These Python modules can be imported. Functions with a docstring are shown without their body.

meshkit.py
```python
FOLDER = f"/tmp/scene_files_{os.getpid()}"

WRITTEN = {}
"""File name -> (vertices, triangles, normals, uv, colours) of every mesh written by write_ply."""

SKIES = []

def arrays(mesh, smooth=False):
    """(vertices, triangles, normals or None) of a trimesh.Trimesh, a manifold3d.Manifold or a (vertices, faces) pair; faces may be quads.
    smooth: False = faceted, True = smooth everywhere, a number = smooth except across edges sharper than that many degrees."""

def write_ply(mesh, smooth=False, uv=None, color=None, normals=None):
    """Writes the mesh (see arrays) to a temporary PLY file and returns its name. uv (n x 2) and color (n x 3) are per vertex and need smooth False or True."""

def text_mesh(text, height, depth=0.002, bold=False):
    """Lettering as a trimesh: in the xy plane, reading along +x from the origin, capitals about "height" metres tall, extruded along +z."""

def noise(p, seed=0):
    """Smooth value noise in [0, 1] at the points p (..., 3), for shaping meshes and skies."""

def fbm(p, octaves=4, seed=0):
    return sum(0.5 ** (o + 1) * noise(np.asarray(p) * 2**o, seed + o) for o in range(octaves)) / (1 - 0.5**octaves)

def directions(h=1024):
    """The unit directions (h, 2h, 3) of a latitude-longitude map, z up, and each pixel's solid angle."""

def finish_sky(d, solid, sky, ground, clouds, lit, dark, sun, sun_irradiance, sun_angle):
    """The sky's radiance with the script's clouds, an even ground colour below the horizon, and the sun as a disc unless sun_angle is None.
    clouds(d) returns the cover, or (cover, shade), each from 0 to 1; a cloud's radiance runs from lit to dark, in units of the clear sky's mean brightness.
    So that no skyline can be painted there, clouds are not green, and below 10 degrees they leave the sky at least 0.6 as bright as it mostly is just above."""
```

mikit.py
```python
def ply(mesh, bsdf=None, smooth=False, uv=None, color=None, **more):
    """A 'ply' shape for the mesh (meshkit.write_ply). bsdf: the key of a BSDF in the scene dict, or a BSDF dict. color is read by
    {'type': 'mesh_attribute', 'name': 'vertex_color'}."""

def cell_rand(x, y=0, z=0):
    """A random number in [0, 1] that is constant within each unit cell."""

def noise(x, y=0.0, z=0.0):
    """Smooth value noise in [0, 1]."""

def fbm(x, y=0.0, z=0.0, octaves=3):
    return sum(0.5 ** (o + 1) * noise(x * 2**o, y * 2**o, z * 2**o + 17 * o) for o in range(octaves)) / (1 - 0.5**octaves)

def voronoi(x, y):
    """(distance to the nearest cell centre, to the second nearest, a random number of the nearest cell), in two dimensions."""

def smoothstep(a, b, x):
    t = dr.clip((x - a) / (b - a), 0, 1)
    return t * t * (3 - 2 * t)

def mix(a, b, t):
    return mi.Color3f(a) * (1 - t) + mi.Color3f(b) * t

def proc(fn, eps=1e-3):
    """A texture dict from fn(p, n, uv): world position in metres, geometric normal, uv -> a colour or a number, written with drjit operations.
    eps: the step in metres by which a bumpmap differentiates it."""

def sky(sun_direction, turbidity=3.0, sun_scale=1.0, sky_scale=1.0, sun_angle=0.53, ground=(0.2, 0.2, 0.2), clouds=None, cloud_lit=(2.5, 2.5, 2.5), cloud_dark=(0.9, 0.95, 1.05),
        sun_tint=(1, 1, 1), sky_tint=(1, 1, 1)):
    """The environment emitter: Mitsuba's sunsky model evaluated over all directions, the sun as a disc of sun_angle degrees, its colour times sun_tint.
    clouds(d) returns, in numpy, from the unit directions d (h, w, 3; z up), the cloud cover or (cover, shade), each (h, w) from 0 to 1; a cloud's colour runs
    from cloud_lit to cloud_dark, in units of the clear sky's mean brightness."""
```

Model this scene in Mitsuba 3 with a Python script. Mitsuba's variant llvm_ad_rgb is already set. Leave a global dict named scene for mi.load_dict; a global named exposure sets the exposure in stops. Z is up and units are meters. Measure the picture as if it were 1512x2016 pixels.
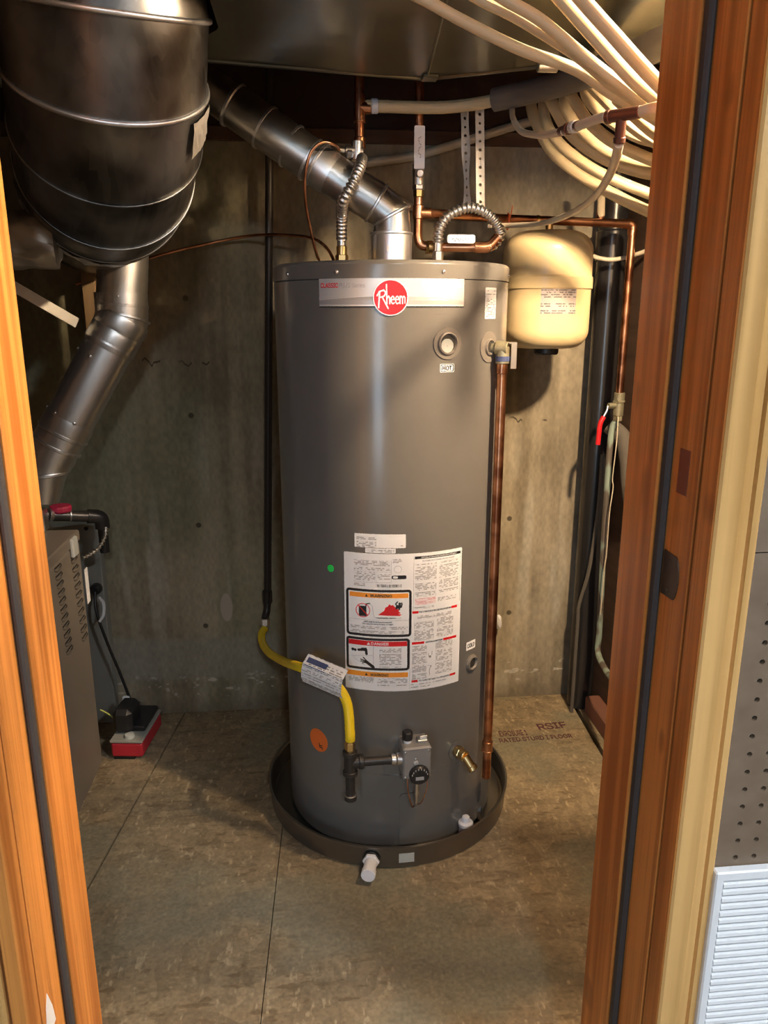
import math, random
import numpy as np, trimesh, mitsuba as mi, drjit as dr
import mikit, meshkit
from mikit import noise, fbm, voronoi, cell_rand, smoothstep, mix
from shapely.geometry import Polygon, Point, box as sbox, LineString
from shapely.ops import unary_union
from shapely import affinity
random.seed(7); np.random.seed(7)
T = mi.ScalarTransform4f
scene, labels = {'type': 'scene'}, {}

# ------------------------------------------------------------------ camera, light, exposure
exposure = 1.35
F_PX, PITCH, YAW, EYE = 1500.0, math.radians(14.76), math.radians(5.6), np.array([0.0, 0.0, 1.33])
def ray(px, py):
    """Direction from the eye through a pixel of the 1512 x 2016 frame, in the room's axes (x right, y into the closet, z up)."""
    lat, v = (px - 756) / F_PX, (1008 - py) / F_PX
    fwd, up = math.cos(PITCH) + v * math.sin(PITCH), v * math.cos(PITCH) - math.sin(PITCH)
    return np.array([lat * math.cos(YAW) + fwd * math.sin(YAW), -lat * math.sin(YAW) + fwd * math.cos(YAW), up])
scene['camera'] = {'type': 'perspective', 'fov': 2 * math.degrees(math.atan(756 / F_PX)), 'fov_axis': 'x', 'near_clip': 0.02, 'far_clip': 50,
                   'to_world': T().look_at(origin=EYE.tolist(), target=(EYE + ray(756, 1008)).tolist(), up=[0, 0, 1])}
BULB_AT, BULB_RGB = (0.78, 1.10, 1.838), (1650.0, 1190.0, 745.0)          # warm bulb, out of view right of the door, placed to light the closet
UNSEEN_LAMPS, UNSEEN_LAMP_RGB = ((1.3, -0.4, 0.72), (0.25, -1.7, 0.62)), (112.0, 120.0, 128.0)   # unseen ceiling lamps outside, placed to light casing and heater front: x, y, strength
UNSEEN_WINDOW_RGB = (1.7, 2.3, 2.9)                                       # daylight of an unseen window, placed for the cool streak on the heater

def PY(px, py, Y): d = ray(px, py); return EYE + d * (Y / d[1])
def PX(px, py, X): d = ray(px, py); return EYE + d * (X / d[0])
def PZ(px, py, z=0.0): d = ray(px, py); return EYE + d * ((z - EYE[2]) / d[2])

# ------------------------------------------------------------------ materials
def mat(key, **k):
    scene[key] = {'type': 'twosided', 'bsdf': {'type': 'principled', **{a: ({'type': 'rgb', 'value': list(b)} if isinstance(b, tuple) else b) for a, b in k.items()}}}
def bumped(key, height, scale, **k):
    inner = {'type': 'principled', **{a: ({'type': 'rgb', 'value': list(b)} if isinstance(b, tuple) else b) for a, b in k.items()}}
    scene[key] = {'type': 'twosided', 'bsdf': {'type': 'bumpmap', 'arbitrary': height, 'scale': scale, 'bsdf': inner}}
M = mi.Color3f
TIE = [(float(PY(x, y, 2.408)[0]), float(PY(x, y, 2.408)[2])) for x, y in ((365, 587), (376, 818), (391, 1034), (405, 1232), (1003, 1021), (1002, 1206))]
CR1, CR2 = PY(330, 712, 2.408).tolist(), PY(1085, 822, 2.408).tolist()
def f_concrete(p, n, uv):
    st = fbm(p.x * 26, p.y * 26, p.z * 1.3, 5)
    big = fbm(p.x * 3.1 + 7, p.y * 3, p.z * 2.3, 4)
    fine = fbm(p.x * 120, p.y * 120, p.z * 50, 3)
    c = mix(M(0.165, 0.14, 0.095), M(0.47, 0.41, 0.295), smoothstep(0.28, 0.72, st * 0.40 + big * 0.60))
    c = mix(c, M(0.23, 0.235, 0.15), smoothstep(0.45, 0.72, fbm(p.x * 4 + 31, p.y, p.z * 1.2 + 5, 3)) * smoothstep(0.2, -0.3, p.x) * 0.75)
    c = mix(c, M(0.50, 0.48, 0.40), smoothstep(0.58, 0.75, fbm(p.x * 18 + 3, p.y, p.z * 2.2, 3)) * 0.5 * smoothstep(1.2, 0.5, p.z))
    low = smoothstep(0.30, 0.26, p.z + 0.012 * noise(p.x * 9)) * smoothstep(0.25, 0.1, p.x) * smoothstep(0.1, 0.15, p.z)
    c = mix(c, M(0.33, 0.33, 0.28), low * 0.55)
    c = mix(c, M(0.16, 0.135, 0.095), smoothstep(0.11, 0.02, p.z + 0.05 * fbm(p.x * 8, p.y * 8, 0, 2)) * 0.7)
    c = mix(c, M(0.62, 0.60, 0.53), smoothstep(0.62, 0.72, fbm(p.x * 40, p.y, p.z * 60, 3)) * smoothstep(0.16, 0.12, p.z) * smoothstep(0.04, 0.08, p.z) * 0.6)
    c = c * (0.8 + 0.4 * fine)
    spot = mi.Float(0)
    for x, z in TIE:
        d = dr.sqrt(dr.square(p.x - x) + dr.square(p.z - z))
        spot = dr.maximum(spot, smoothstep(0.011, 0.006, d))
    for q, x0, x1 in ((CR1, -0.52, -0.30), (CR2, 0.58, 0.80)):
        zc = q[2] + 0.022 * (noise(p.x * 26, 3.0) - 0.5) + 0.016 * (noise(p.x * 110, 8.0) - 0.5)
        spot = dr.maximum(spot, smoothstep(0.0045, 0.0015, dr.abs(p.z - zc)) * smoothstep(0.45, 0.6, noise(p.x * 55, 2.0)) * dr.select((p.x > x0) & (p.x < x1), 1.0, 0.0))
    c = mix(c, M(0.05, 0.042, 0.03), spot * 0.85)
    patch = smoothstep(1.0, 0.8, dr.square((p.x - PATCH[0]) / 0.021) + dr.square((p.z - PATCH[2]) / 0.052))
    return mix(c, M(0.47, 0.42, 0.35), patch)
PATCH = PY(446, 1196, 2.408).tolist()
bumped('mat_concrete', mikit.proc(lambda p, n, uv: fbm(p.x * 60, p.y * 60, p.z * 9, 4), 2e-3), 0.006, base_color=mikit.proc(f_concrete), roughness=0.9, specular=0.2)

def f_osb(p, n, uv):
    w = fbm(p.x * 7, p.y * 7, 1.0, 2)
    a = voronoi(p.x * 16 + 2.5 * w, p.y * 42 + 2 * w)
    b = voronoi(p.x * 46 + 3 * w + 9, p.y * 19 - 2 * w)
    c = mix(M(0.20, 0.155, 0.095), M(0.33, 0.26, 0.16), a[2] * 0.55 + b[2] * 0.45)
    c = mix(c, M(0.16, 0.115, 0.065), smoothstep(0.62, 0.8, fbm(p.x * 30, p.y * 75, 0, 3)) * 0.75)
    c = mix(c, M(0.56, 0.47, 0.31), smoothstep(0.66, 0.85, fbm(p.x * 90 + 4, p.y * 45, 2, 3)) * 0.5)
    c = mix(c, M(0.20, 0.19, 0.135), smoothstep(0.45, 0.68, fbm(p.x * 3, p.y * 4, 6, 4)) * 0.8)
    return c * (0.75 + 0.4 * fbm(p.x * 160, p.y * 160, 0, 2))
bumped('mat_osb', mikit.proc(lambda p, n, uv: fbm(p.x * 32, p.y * 60, 3, 3), 1.5e-3), 0.003, base_color=mikit.proc(f_osb), roughness=0.7, specular=0.3)

def f_pine(p, n, uv):
    g = fbm(p.x * 70, p.y * 70, p.z * 1.7, 4)
    fine = noise(p.x * 420, p.y * 420, p.z * 5)
    c = mix(M(0.40, 0.135, 0.028), M(0.66, 0.27, 0.065), smoothstep(0.25, 0.75, g))
    c = mix(c, M(0.33, 0.12, 0.03), smoothstep(0.55, 0.9, fine) * 0.4)
    return mix(c, M(0.30, 0.11, 0.03), smoothstep(0.86, 0.95, noise(p.x * 22, p.y * 22, p.z * 9)) * 0.6)
mat('mat_pine', base_color=mikit.proc(f_pine), roughness=0.42, specular=0.35)
def f_casing(p, n, uv):
    g = fbm(p.x * 60, p.y * 60, p.z * 1.5, 4)
    c = mix(M(0.44, 0.24, 0.075), M(0.66, 0.40, 0.15), smoothstep(0.25, 0.75, g))
    return mix(c, M(0.34, 0.19, 0.07), smoothstep(0.84, 0.95, noise(p.x * 18, p.y * 18, p.z * 8)) * 0.6)
mat('mat_casing', base_color=mikit.proc(f_casing), roughness=0.35, specular=0.5)
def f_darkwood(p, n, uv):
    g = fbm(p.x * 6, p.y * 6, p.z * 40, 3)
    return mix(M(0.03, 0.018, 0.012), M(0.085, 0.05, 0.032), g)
mat('mat_joist_shaded', base_color=(0.022, 0.013, 0.009), roughness=0.9)  # dark wood darkened further for the joist, shade put into its colour
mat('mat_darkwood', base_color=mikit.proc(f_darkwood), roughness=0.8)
def f_studwood(p, n, uv):
    return mix(M(0.30, 0.20, 0.10), M(0.45, 0.32, 0.18), fbm(p.x * 50, p.y * 50, p.z * 3, 3))
mat('mat_studwood', base_color=mikit.proc(f_studwood), roughness=0.8)
def f_galv(p, n, uv):
    s = voronoi(p.x * 70 + p.y * 31, p.z * 70 + p.y * 37)[2]
    d = fbm(p.x * 9, p.y * 9, p.z * 5, 4)
    return mix(M(0.05, 0.05, 0.05), M(0.34, 0.34, 0.33), smoothstep(0.35, 0.75, d) * 0.85 + s * 0.15)
mat('mat_galv_dark', base_color=mikit.proc(f_galv), metallic=1.0, roughness=mikit.proc(lambda p, n, uv: 0.24 + 0.26 * fbm(p.x * 11 + 5, p.y * 11, p.z * 5, 4)))  # dark mottling imitates dim surroundings mirrored in the galvanizing
mat('mat_galv', base_color=(0.86, 0.87, 0.88), metallic=1.0, roughness=0.36)
mat('mat_flue', base_color=mikit.proc(lambda p, n, uv: mix(M(0.36, 0.35, 0.33), M(0.66, 0.65, 0.62), fbm(p.x * 14, p.y * 14, p.z * 14, 3))), metallic=1.0, roughness=0.34)
mat('mat_tape', base_color=(0.78, 0.78, 0.77), metallic=1.0, roughness=0.38)
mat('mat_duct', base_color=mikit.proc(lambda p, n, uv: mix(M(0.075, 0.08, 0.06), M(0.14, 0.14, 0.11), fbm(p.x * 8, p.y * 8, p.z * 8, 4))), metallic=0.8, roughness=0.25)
mat('mat_copper', base_color=mikit.proc(lambda p, n, uv: mix(M(0.36, 0.15, 0.08), M(0.80, 0.40, 0.22), smoothstep(0.25, 0.7, fbm(p.x * 30, p.y * 30, p.z * 30, 3)))), metallic=1.0, roughness=0.28)
mat('mat_brass', base_color=(0.72, 0.52, 0.24), metallic=1.0, roughness=0.28)
mat('mat_oldbrass', base_color=mikit.proc(lambda p, n, uv: mix(M(0.28, 0.22, 0.12), M(0.42, 0.44, 0.33), fbm(p.x * 60, p.y * 60, p.z * 60, 3))), metallic=0.7, roughness=0.45)
mat('mat_steel', base_color=(0.80, 0.79, 0.77), metallic=1.0, roughness=0.33)
mat('mat_iron', base_color=(0.035, 0.033, 0.032), metallic=0.3, roughness=0.35)
mat('mat_abs', base_color=(0.018, 0.018, 0.019), roughness=0.22, specular=0.6)
mat('mat_black', base_color=(0.015, 0.015, 0.016), roughness=0.4)
mat('mat_strip', base_color=(0.042, 0.040, 0.042), roughness=0.6)
mat('mat_heater', base_color=(0.13, 0.125, 0.115), roughness=0.2, specular=0.6)
mat('mat_plate', base_color=(0.17, 0.155, 0.135), roughness=0.35)
mat('mat_hole', base_color=(0.02, 0.018, 0.015), roughness=0.9)
mat('mat_white', base_color=(0.80, 0.80, 0.80), roughness=0.45)
mat('mat_grille', base_color=(0.72, 0.74, 0.76), roughness=0.4)
mat('mat_silver', base_color=(0.62, 0.62, 0.62), roughness=0.35, metallic=0.4)
mat('mat_silver_dark', base_color=(0.40, 0.40, 0.41), roughness=0.35, metallic=0.4)
mat('mat_red', base_color=(0.62, 0.015, 0.02), roughness=0.35)
mat('mat_orange', base_color=(0.85, 0.30, 0.03), roughness=0.5)
mat('mat_sticker', base_color=(0.78, 0.16, 0.03), roughness=0.45)
mat('mat_green', base_color=(0.03, 0.75, 0.12), roughness=0.5)
mat('mat_grey', base_color=(0.22, 0.215, 0.21), roughness=0.4)
mat('mat_greyprint', base_color=(0.35, 0.35, 0.36), roughness=0.5)
mat('mat_yellow', base_color=(0.86, 0.62, 0.02), roughness=0.38, specular=0.5)
mat('mat_pvc', base_color=(0.82, 0.82, 0.85), roughness=0.4)
mat('mat_beige', base_color=(0.78, 0.62, 0.34), roughness=0.28, specular=0.5)
mat('mat_insul', base_color=(0.10, 0.10, 0.10), roughness=0.85)
mat('mat_greytube', base_color=(0.60, 0.53, 0.40), roughness=0.45)
mat('mat_cabinet', base_color=(0.175, 0.15, 0.12), roughness=0.45, specular=0.4)
mat('mat_board', base_color=(0.26, 0.26, 0.23), roughness=0.6)
mat('mat_zip', base_color=(0.85, 0.18, 0.06), roughness=0.4)
mat('mat_plastic', base_color=(0.45, 0.47, 0.44), roughness=0.3)
mat('mat_navy', base_color=(0.05, 0.07, 0.16), roughness=0.5)
mat('mat_peg', base_color=mikit.proc(lambda p, n, uv: mix(M(0.135, 0.092, 0.060), M(0.195, 0.145, 0.100), fbm(p.x * 40, p.y, p.z * 40, 3))), roughness=0.6)
mat('mat_room', base_color=(0.24, 0.20, 0.16), roughness=0.8)
mat('mat_roomfloor', base_color=(0.16, 0.12, 0.09), roughness=0.8)
mat('mat_stamp', base_color=(0.085, 0.03, 0.035), roughness=0.8)
mat('mat_sill', base_color=(0.17, 0.075, 0.05), roughness=0.8)
mat('mat_patina', base_color=mikit.proc(lambda p, n, uv: mix(M(0.13, 0.11, 0.09), M(0.28, 0.36, 0.30), smoothstep(0.45, 0.6, fbm(p.x * 25, p.y * 25, p.z * 12, 3)))), roughness=0.6, metallic=0.2)
mat('mat_mend', base_color=(0.20, 0.06, 0.03), roughness=0.5)
mat('mat_strike', base_color=(0.13, 0.10, 0.075), metallic=0.8, roughness=0.45)
def f_pex(p, n, uv):
    band = smoothstep(0.055, 0.045, dr.abs(uv.y - 0.5))
    word = dr.select(cell_rand(uv.x * 25, 1) > 0.45, 1.0, 0.0) * dr.select(noise(uv.x * 300, uv.y * 60) > 0.45, 1.0, 0.0)
    return mix(M(0.64, 0.52, 0.31), M(0.18, 0.14, 0.10), band * word * 0.75)
mat('mat_pex', base_color=mikit.proc(f_pex), roughness=0.5, specular=0.5)
def fine_print(base, ink, pitch, dens):
    def f(p, n, uv):
        row = dr.floor(uv.y / pitch)
        fr = uv.y / pitch - row
        w = noise(uv.x * 240, row * 3.7)
        end = dr.select(cell_rand(row, 5) > 0.16, 1.0, 0.0)
        on = dr.select((fr > 0.25) & (fr < 0.78), 1.0, 0.0) * smoothstep(0.34, 0.5, w) * end
        return mix(M(*base), M(*ink), on * dens)
    return f
mat('mat_print', base_color=mikit.proc(fine_print((0.76, 0.76, 0.76), (0.10, 0.10, 0.10), 0.0036, 0.75)), roughness=0.45)
mat('mat_printpink', base_color=mikit.proc(fine_print((0.78, 0.66, 0.66), (0.55, 0.08, 0.10), 0.0036, 0.6)), roughness=0.45)

# ------------------------------------------------------------------ mesh helpers
def join(*ms): return trimesh.util.concatenate([m for m in ms if m is not None])
def bx(x0, x1, y0, y1, z0, z1, b=0.0):
    x0, x1 = sorted((x0, x1)); y0, y1 = sorted((y0, y1)); z0, z1 = sorted((z0, z1))
    b = min(b, (x1 - x0) / 2.2, (y1 - y0) / 2.2, (z1 - z0) / 2.2)
    if b <= 0: return trimesh.creation.box(bounds=[[x0, y0, z0], [x1, y1, z1]])
    P = []
    for i, x in enumerate((x0, x1)):
        for j, y in enumerate((y0, y1)):
            for k, z in enumerate((z0, z1)):
                sx, sy, sz = (b if i == 0 else -b), (b if j == 0 else -b), (b if k == 0 else -b)
                P += [(x, y + sy, z + sz), (x + sx, y, z + sz), (x + sx, y + sy, z)]
    return trimesh.Trimesh(np.array(P)).convex_hull
def frame(d):
    d = np.asarray(d, float); d = d / np.linalg.norm(d)
    a = np.cross(d, [0, 0, 1.0]) if abs(d[2]) < 0.95 else np.cross(d, [0, 1.0, 0])
    a /= np.linalg.norm(a)
    return a, np.cross(d, a), d
def tube(pts, r, n=14, caps=True, uv=False):
    p = np.asarray(pts, float); m = len(p)
    r = np.broadcast_to(np.asarray(r, float), (m,))
    t = np.gradient(p, axis=0); t /= np.linalg.norm(t, axis=1, keepdims=True) + 1e-12
    a = frame(t[0])[0]; A = []
    for k in range(m):
        a = a - t[k] * (a @ t[k]); a /= np.linalg.norm(a); A.append(a)
    A = np.array(A); B = np.cross(t, A)
    cols = n + 1 if uv else n
    ang = np.arange(cols) * 2 * np.pi / n
    v = (p[:, None] + r[:, None, None] * (np.cos(ang)[None, :, None] * A[:, None] + np.sin(ang)[None, :, None] * B[:, None])).reshape(-1, 3)
    f = []
    for i in range(m - 1):
        for j in range(n):
            q, s = i * cols + j, i * cols + (j + 1) % cols
            f += [[q, s, s + cols], [q, s + cols, q + cols]]
    if uv:
        L = np.concatenate([[0], np.cumsum(np.linalg.norm(np.diff(p, axis=0), axis=1))])
        U = np.stack(np.broadcast_arrays(L[:, None], np.linspace(0, 1, cols)[None]), -1).reshape(-1, 2)
        return trimesh.Trimesh(v, np.array(f), process=False), U
    if caps:
        c0, c1 = len(v), len(v) + 1
        v = np.vstack([v, p[:1], p[-1:]])
        for j in range(n):
            f += [[c0, (j + 1) % n, j], [c1, (m - 1) * n + j, (m - 1) * n + (j + 1) % n]]
    return trimesh.Trimesh(v, np.array(f), process=False)
def spline(pts, per=10):
    p = np.asarray(pts, float)
    e = np.vstack([2 * p[0] - p[1], p, 2 * p[-1] - p[-2]]); out = []
    for i in range(1, len(e) - 2):
        a, b, c, d = e[i - 1], e[i], e[i + 1], e[i + 2]
        for s in np.linspace(0, 1, per, endpoint=False):
            out.append(0.5 * (2 * b + (c - a) * s + (2 * a - 5 * b + 4 * c - d) * s ** 2 + (3 * b - a - 3 * c + d) * s ** 3))
    return np.array(out + [p[-1]])
def fillet(pts, rad, k=7):
    p = [np.asarray(q, float) for q in pts]; out = [p[0]]
    for i in range(1, len(p) - 1):
        u, w = p[i - 1] - p[i], p[i + 1] - p[i]
        lu, lw = np.linalg.norm(u), np.linalg.norm(w); u /= lu; w /= lw
        h = min(rad, lu * 0.45, lw * 0.45)
        a, b = p[i] + u * h, p[i] + w * h
        for s in np.linspace(0, 1, k): out.append((1 - s) ** 2 * a + 2 * s * (1 - s) * p[i] + s ** 2 * b)
    return np.array(out + [p[-1]])
def resample(p, step):
    p = np.asarray(p, float)
    L = np.concatenate([[0], np.cumsum(np.linalg.norm(np.diff(p, axis=0), axis=1))])
    s = np.linspace(0, L[-1], max(2, int(L[-1] / step) + 1))
    return np.stack([np.interp(s, L, p[:, k]) for k in range(3)], 1)
def lathe(prof, n=40):
    """prof: (radius, height) pairs going up."""
    pr = np.array([(max(a, 1e-5), b) for a, b in prof], float); m = len(pr)
    ang = np.arange(n) * 2 * np.pi / n
    v = np.stack([pr[:, :1] * np.cos(ang), pr[:, :1] * np.sin(ang), np.repeat(pr[:, 1:], n, 1)], -1).reshape(-1, 3)
    f = []
    for i in range(m - 1):
        for j in range(n):
            q, s = i * n + j, i * n + (j + 1) % n
            f += [[q, s, s + n], [q, s + n, q + n]]
    return trimesh.Trimesh(v, np.array(f), process=False)
def put(mesh, at, d=(0, 0, 1)):
    a, b, c = frame(d)
    m = mesh.copy(); m.apply_transform(np.array([[a[0], b[0], c[0], at[0]], [a[1], b[1], c[1], at[1]], [a[2], b[2], c[2], at[2]], [0, 0, 0, 1]])); return m
def cyl(p0, p1, r, n=24, b=0.0015):
    p0, p1 = np.asarray(p0, float), np.asarray(p1, float); L = np.linalg.norm(p1 - p0); b = min(b, r * 0.3, L * 0.3)
    return put(lathe([(0, 0), (r - b, 0), (r, b), (r, L - b), (r - b, L), (0, L)], n), p0, p1 - p0)
def hexnut(p0, p1, r): return cyl(p0, p1, r, 6, 0.002)
def rings(pts, r, amp, pitch, n=16):
    pitch = 0.0105; amp = 0.0019; p = resample(pts, pitch / 6)
    k = np.arange(len(p))
    return tube(p, r + amp * np.cos(k * 2 * np.pi / 6), n)
def extr(poly, depth):
    gs = getattr(poly, 'geoms', [poly])
    return join(*[trimesh.creation.extrude_polygon(g, depth, engine='earcut') for g in gs if g.area > 1e-12])

# ------------------------------------------------------------------ scene helpers
def numbered(key):
    k, i = key, 0
    while k in scene or k in labels or any(q.startswith(k + '__') for q in scene): i += 1; k = f'{key}_{i:03d}'
    return k
def thing(name, label, cat, group=None):
    k = numbered(name); labels[k] = {'label': label, 'category': cat}
    if group: labels[k]['group'] = group
    return k
def struct(name, label=None):
    labels[name] = {'kind': 'structure', **({'label': label} if label else {})}
    return name
def part(parent, name, mesh, m, smooth=30, label=None, **k):
    key, i = f'{parent}__{name}', 0
    while key in scene: i += 1; key = f'{parent}__{name}_{i:03d}'
    scene[key] = mikit.ply(mesh, m, smooth=smooth, **k)
    if label: labels[key] = {'label': label}
    return key
def solo(name, label, cat, mesh, m, smooth=30, group=None, **k):
    key = thing(name, label, cat, group); scene[key] = mikit.ply(mesh, m, smooth=smooth, **k); return key

# ------------------------------------------------------------------ structure: closet shell
WALL_Y, RW, LW = 2.408, 0.965, -1.25
struct('wall_back', 'board-formed concrete foundation wall behind the water heater')
scene['wall_back'] = mikit.ply(bx(LW, RW + 0.1, WALL_Y, WALL_Y + 0.2, -0.02, 1.80), 'mat_concrete')
part('wall_back', 'rim_joist', bx(LW, RW + 0.1, WALL_Y + 0.01, WALL_Y + 0.05, 1.84, 2.35), 'mat_joist_shaded')
part('wall_back', 'sill_plate', bx(LW, RW, WALL_Y - 0.005, WALL_Y + 0.15, 1.80, 1.84, 0.003), 'mat_darkwood')
struct('wall_left', 'dark wooden side wall of the closet')
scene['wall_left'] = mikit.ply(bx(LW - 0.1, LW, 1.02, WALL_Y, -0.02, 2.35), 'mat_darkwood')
struct('wall_right', 'dark brown side wall behind the black drain pipe')
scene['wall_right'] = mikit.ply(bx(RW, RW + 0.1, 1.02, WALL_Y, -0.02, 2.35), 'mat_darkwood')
part('wall_right', 'sill_board', bx(RW - 0.05, RW, 1.02, 2.28, 0.0, 0.06, 0.004), 'mat_sill')
struct('ceiling', 'dark boarded ceiling of the closet')
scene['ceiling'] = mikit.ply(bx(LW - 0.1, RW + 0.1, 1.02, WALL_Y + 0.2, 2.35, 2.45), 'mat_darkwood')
# floor: strand board panels with open joints on a dark base
struct('floor', 'worn strand board subfloor of the closet')
scene['floor'] = mikit.ply(bx(LW - 0.1, RW + 0.1, 0.7, WALL_Y + 0.1, -0.06, -0.02), 'mat_hole')
S1a, S1b = PZ(175, 1745)[:2], PZ(330, 1465)[:2]
S2a, S2b = PZ(528, 1880)[:2], PZ(557, 1620)[:2]
S3a, S3b = PZ(1122, 1372)[:2], PZ(1190, 1488)[:2]
def line_x(a, b, y): return a[0] + (b[0] - a[0]) * (y - a[1]) / (b[1] - a[1])
Y0, Y1 = 0.72, WALL_Y - 0.002
def panel(xa, xb, ya, yb, ga, gb):
    """quad between two joint lines, ga and gb the half gaps."""
    pts = [(xa(ya) + ga, ya), (xb(ya) - gb, ya), (xb(yb) - gb, yb), (xa(yb) + ga, yb)]
    m = extr(Polygon(pts), 0.02); m.apply_translation([0, 0, -0.02]); return m
e0, e1 = (lambda y: LW), (lambda y: line_x(S1a, S1b, y))
e2, e3, e4 = (lambda y: line_x(S2a, S2b, y)), (lambda y: line_x(S3a, S3b, y)), (lambda y: RW)
YC = PZ(900, 1450)[1]
part('floor', 'board', panel(e0, e1, Y0, Y1, 0.0, 0.0025), 'mat_osb', False)
part('floor', 'board', panel(e1, e2, Y0, PZ(430, 1437)[1], 0.0025, 0.001), 'mat_osb', False)
part('floor', 'board', panel(e1, e2, PZ(430, 1437)[1] + 0.003, Y1, 0.0025, 0.001), 'mat_osb', False)
part('floor', 'board', panel(e2, e3, Y0, Y1, 0.001, 0.008), 'mat_osb', False)
part('floor', 'board', panel(e3, e4, Y0, Y1, 0.006, 0.0), 'mat_osb', False)
def stamp(txt, p0, p1, h):
    a, b = PZ(*p0), PZ(*p1); d = (b - a); L = np.linalg.norm(d); d /= L
    m = meshkit.text_mesh(txt, h, 0.0006, True); m.apply_translation([-m.bounds[0][0], 0, 0]); m.apply_scale([L / m.bounds[1][0], 1, 1])
    R = np.eye(4); R[:3, 0] = d; R[:3, 1] = np.cross([0, 0, 1], d); R[:3, 2] = [0, 0, 1]; R[:3, 3] = a + [0, 0, 0.0001]
    m.apply_transform(R); return m
part('floor', 'stamp', join(stamp('RSIF', (1062, 1437), (1118, 1432), 0.035), stamp('EXPOSURE 1', (985, 1450), (1040, 1447), 0.03), stamp('RATED STURD I FLOOR', (985, 1462), (1128, 1452), 0.022)), 'mat_stamp', False, label='dark purple mill stamp')
struct('floor_outside'); labels['floor_outside']['label'] = 'floor of the room outside the closet'
scene['floor_outside'] = mikit.ply(bx(-2.3, 2.3, -3.0, 0.72, -0.06, 0.0), 'mat_roomfloor')

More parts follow.
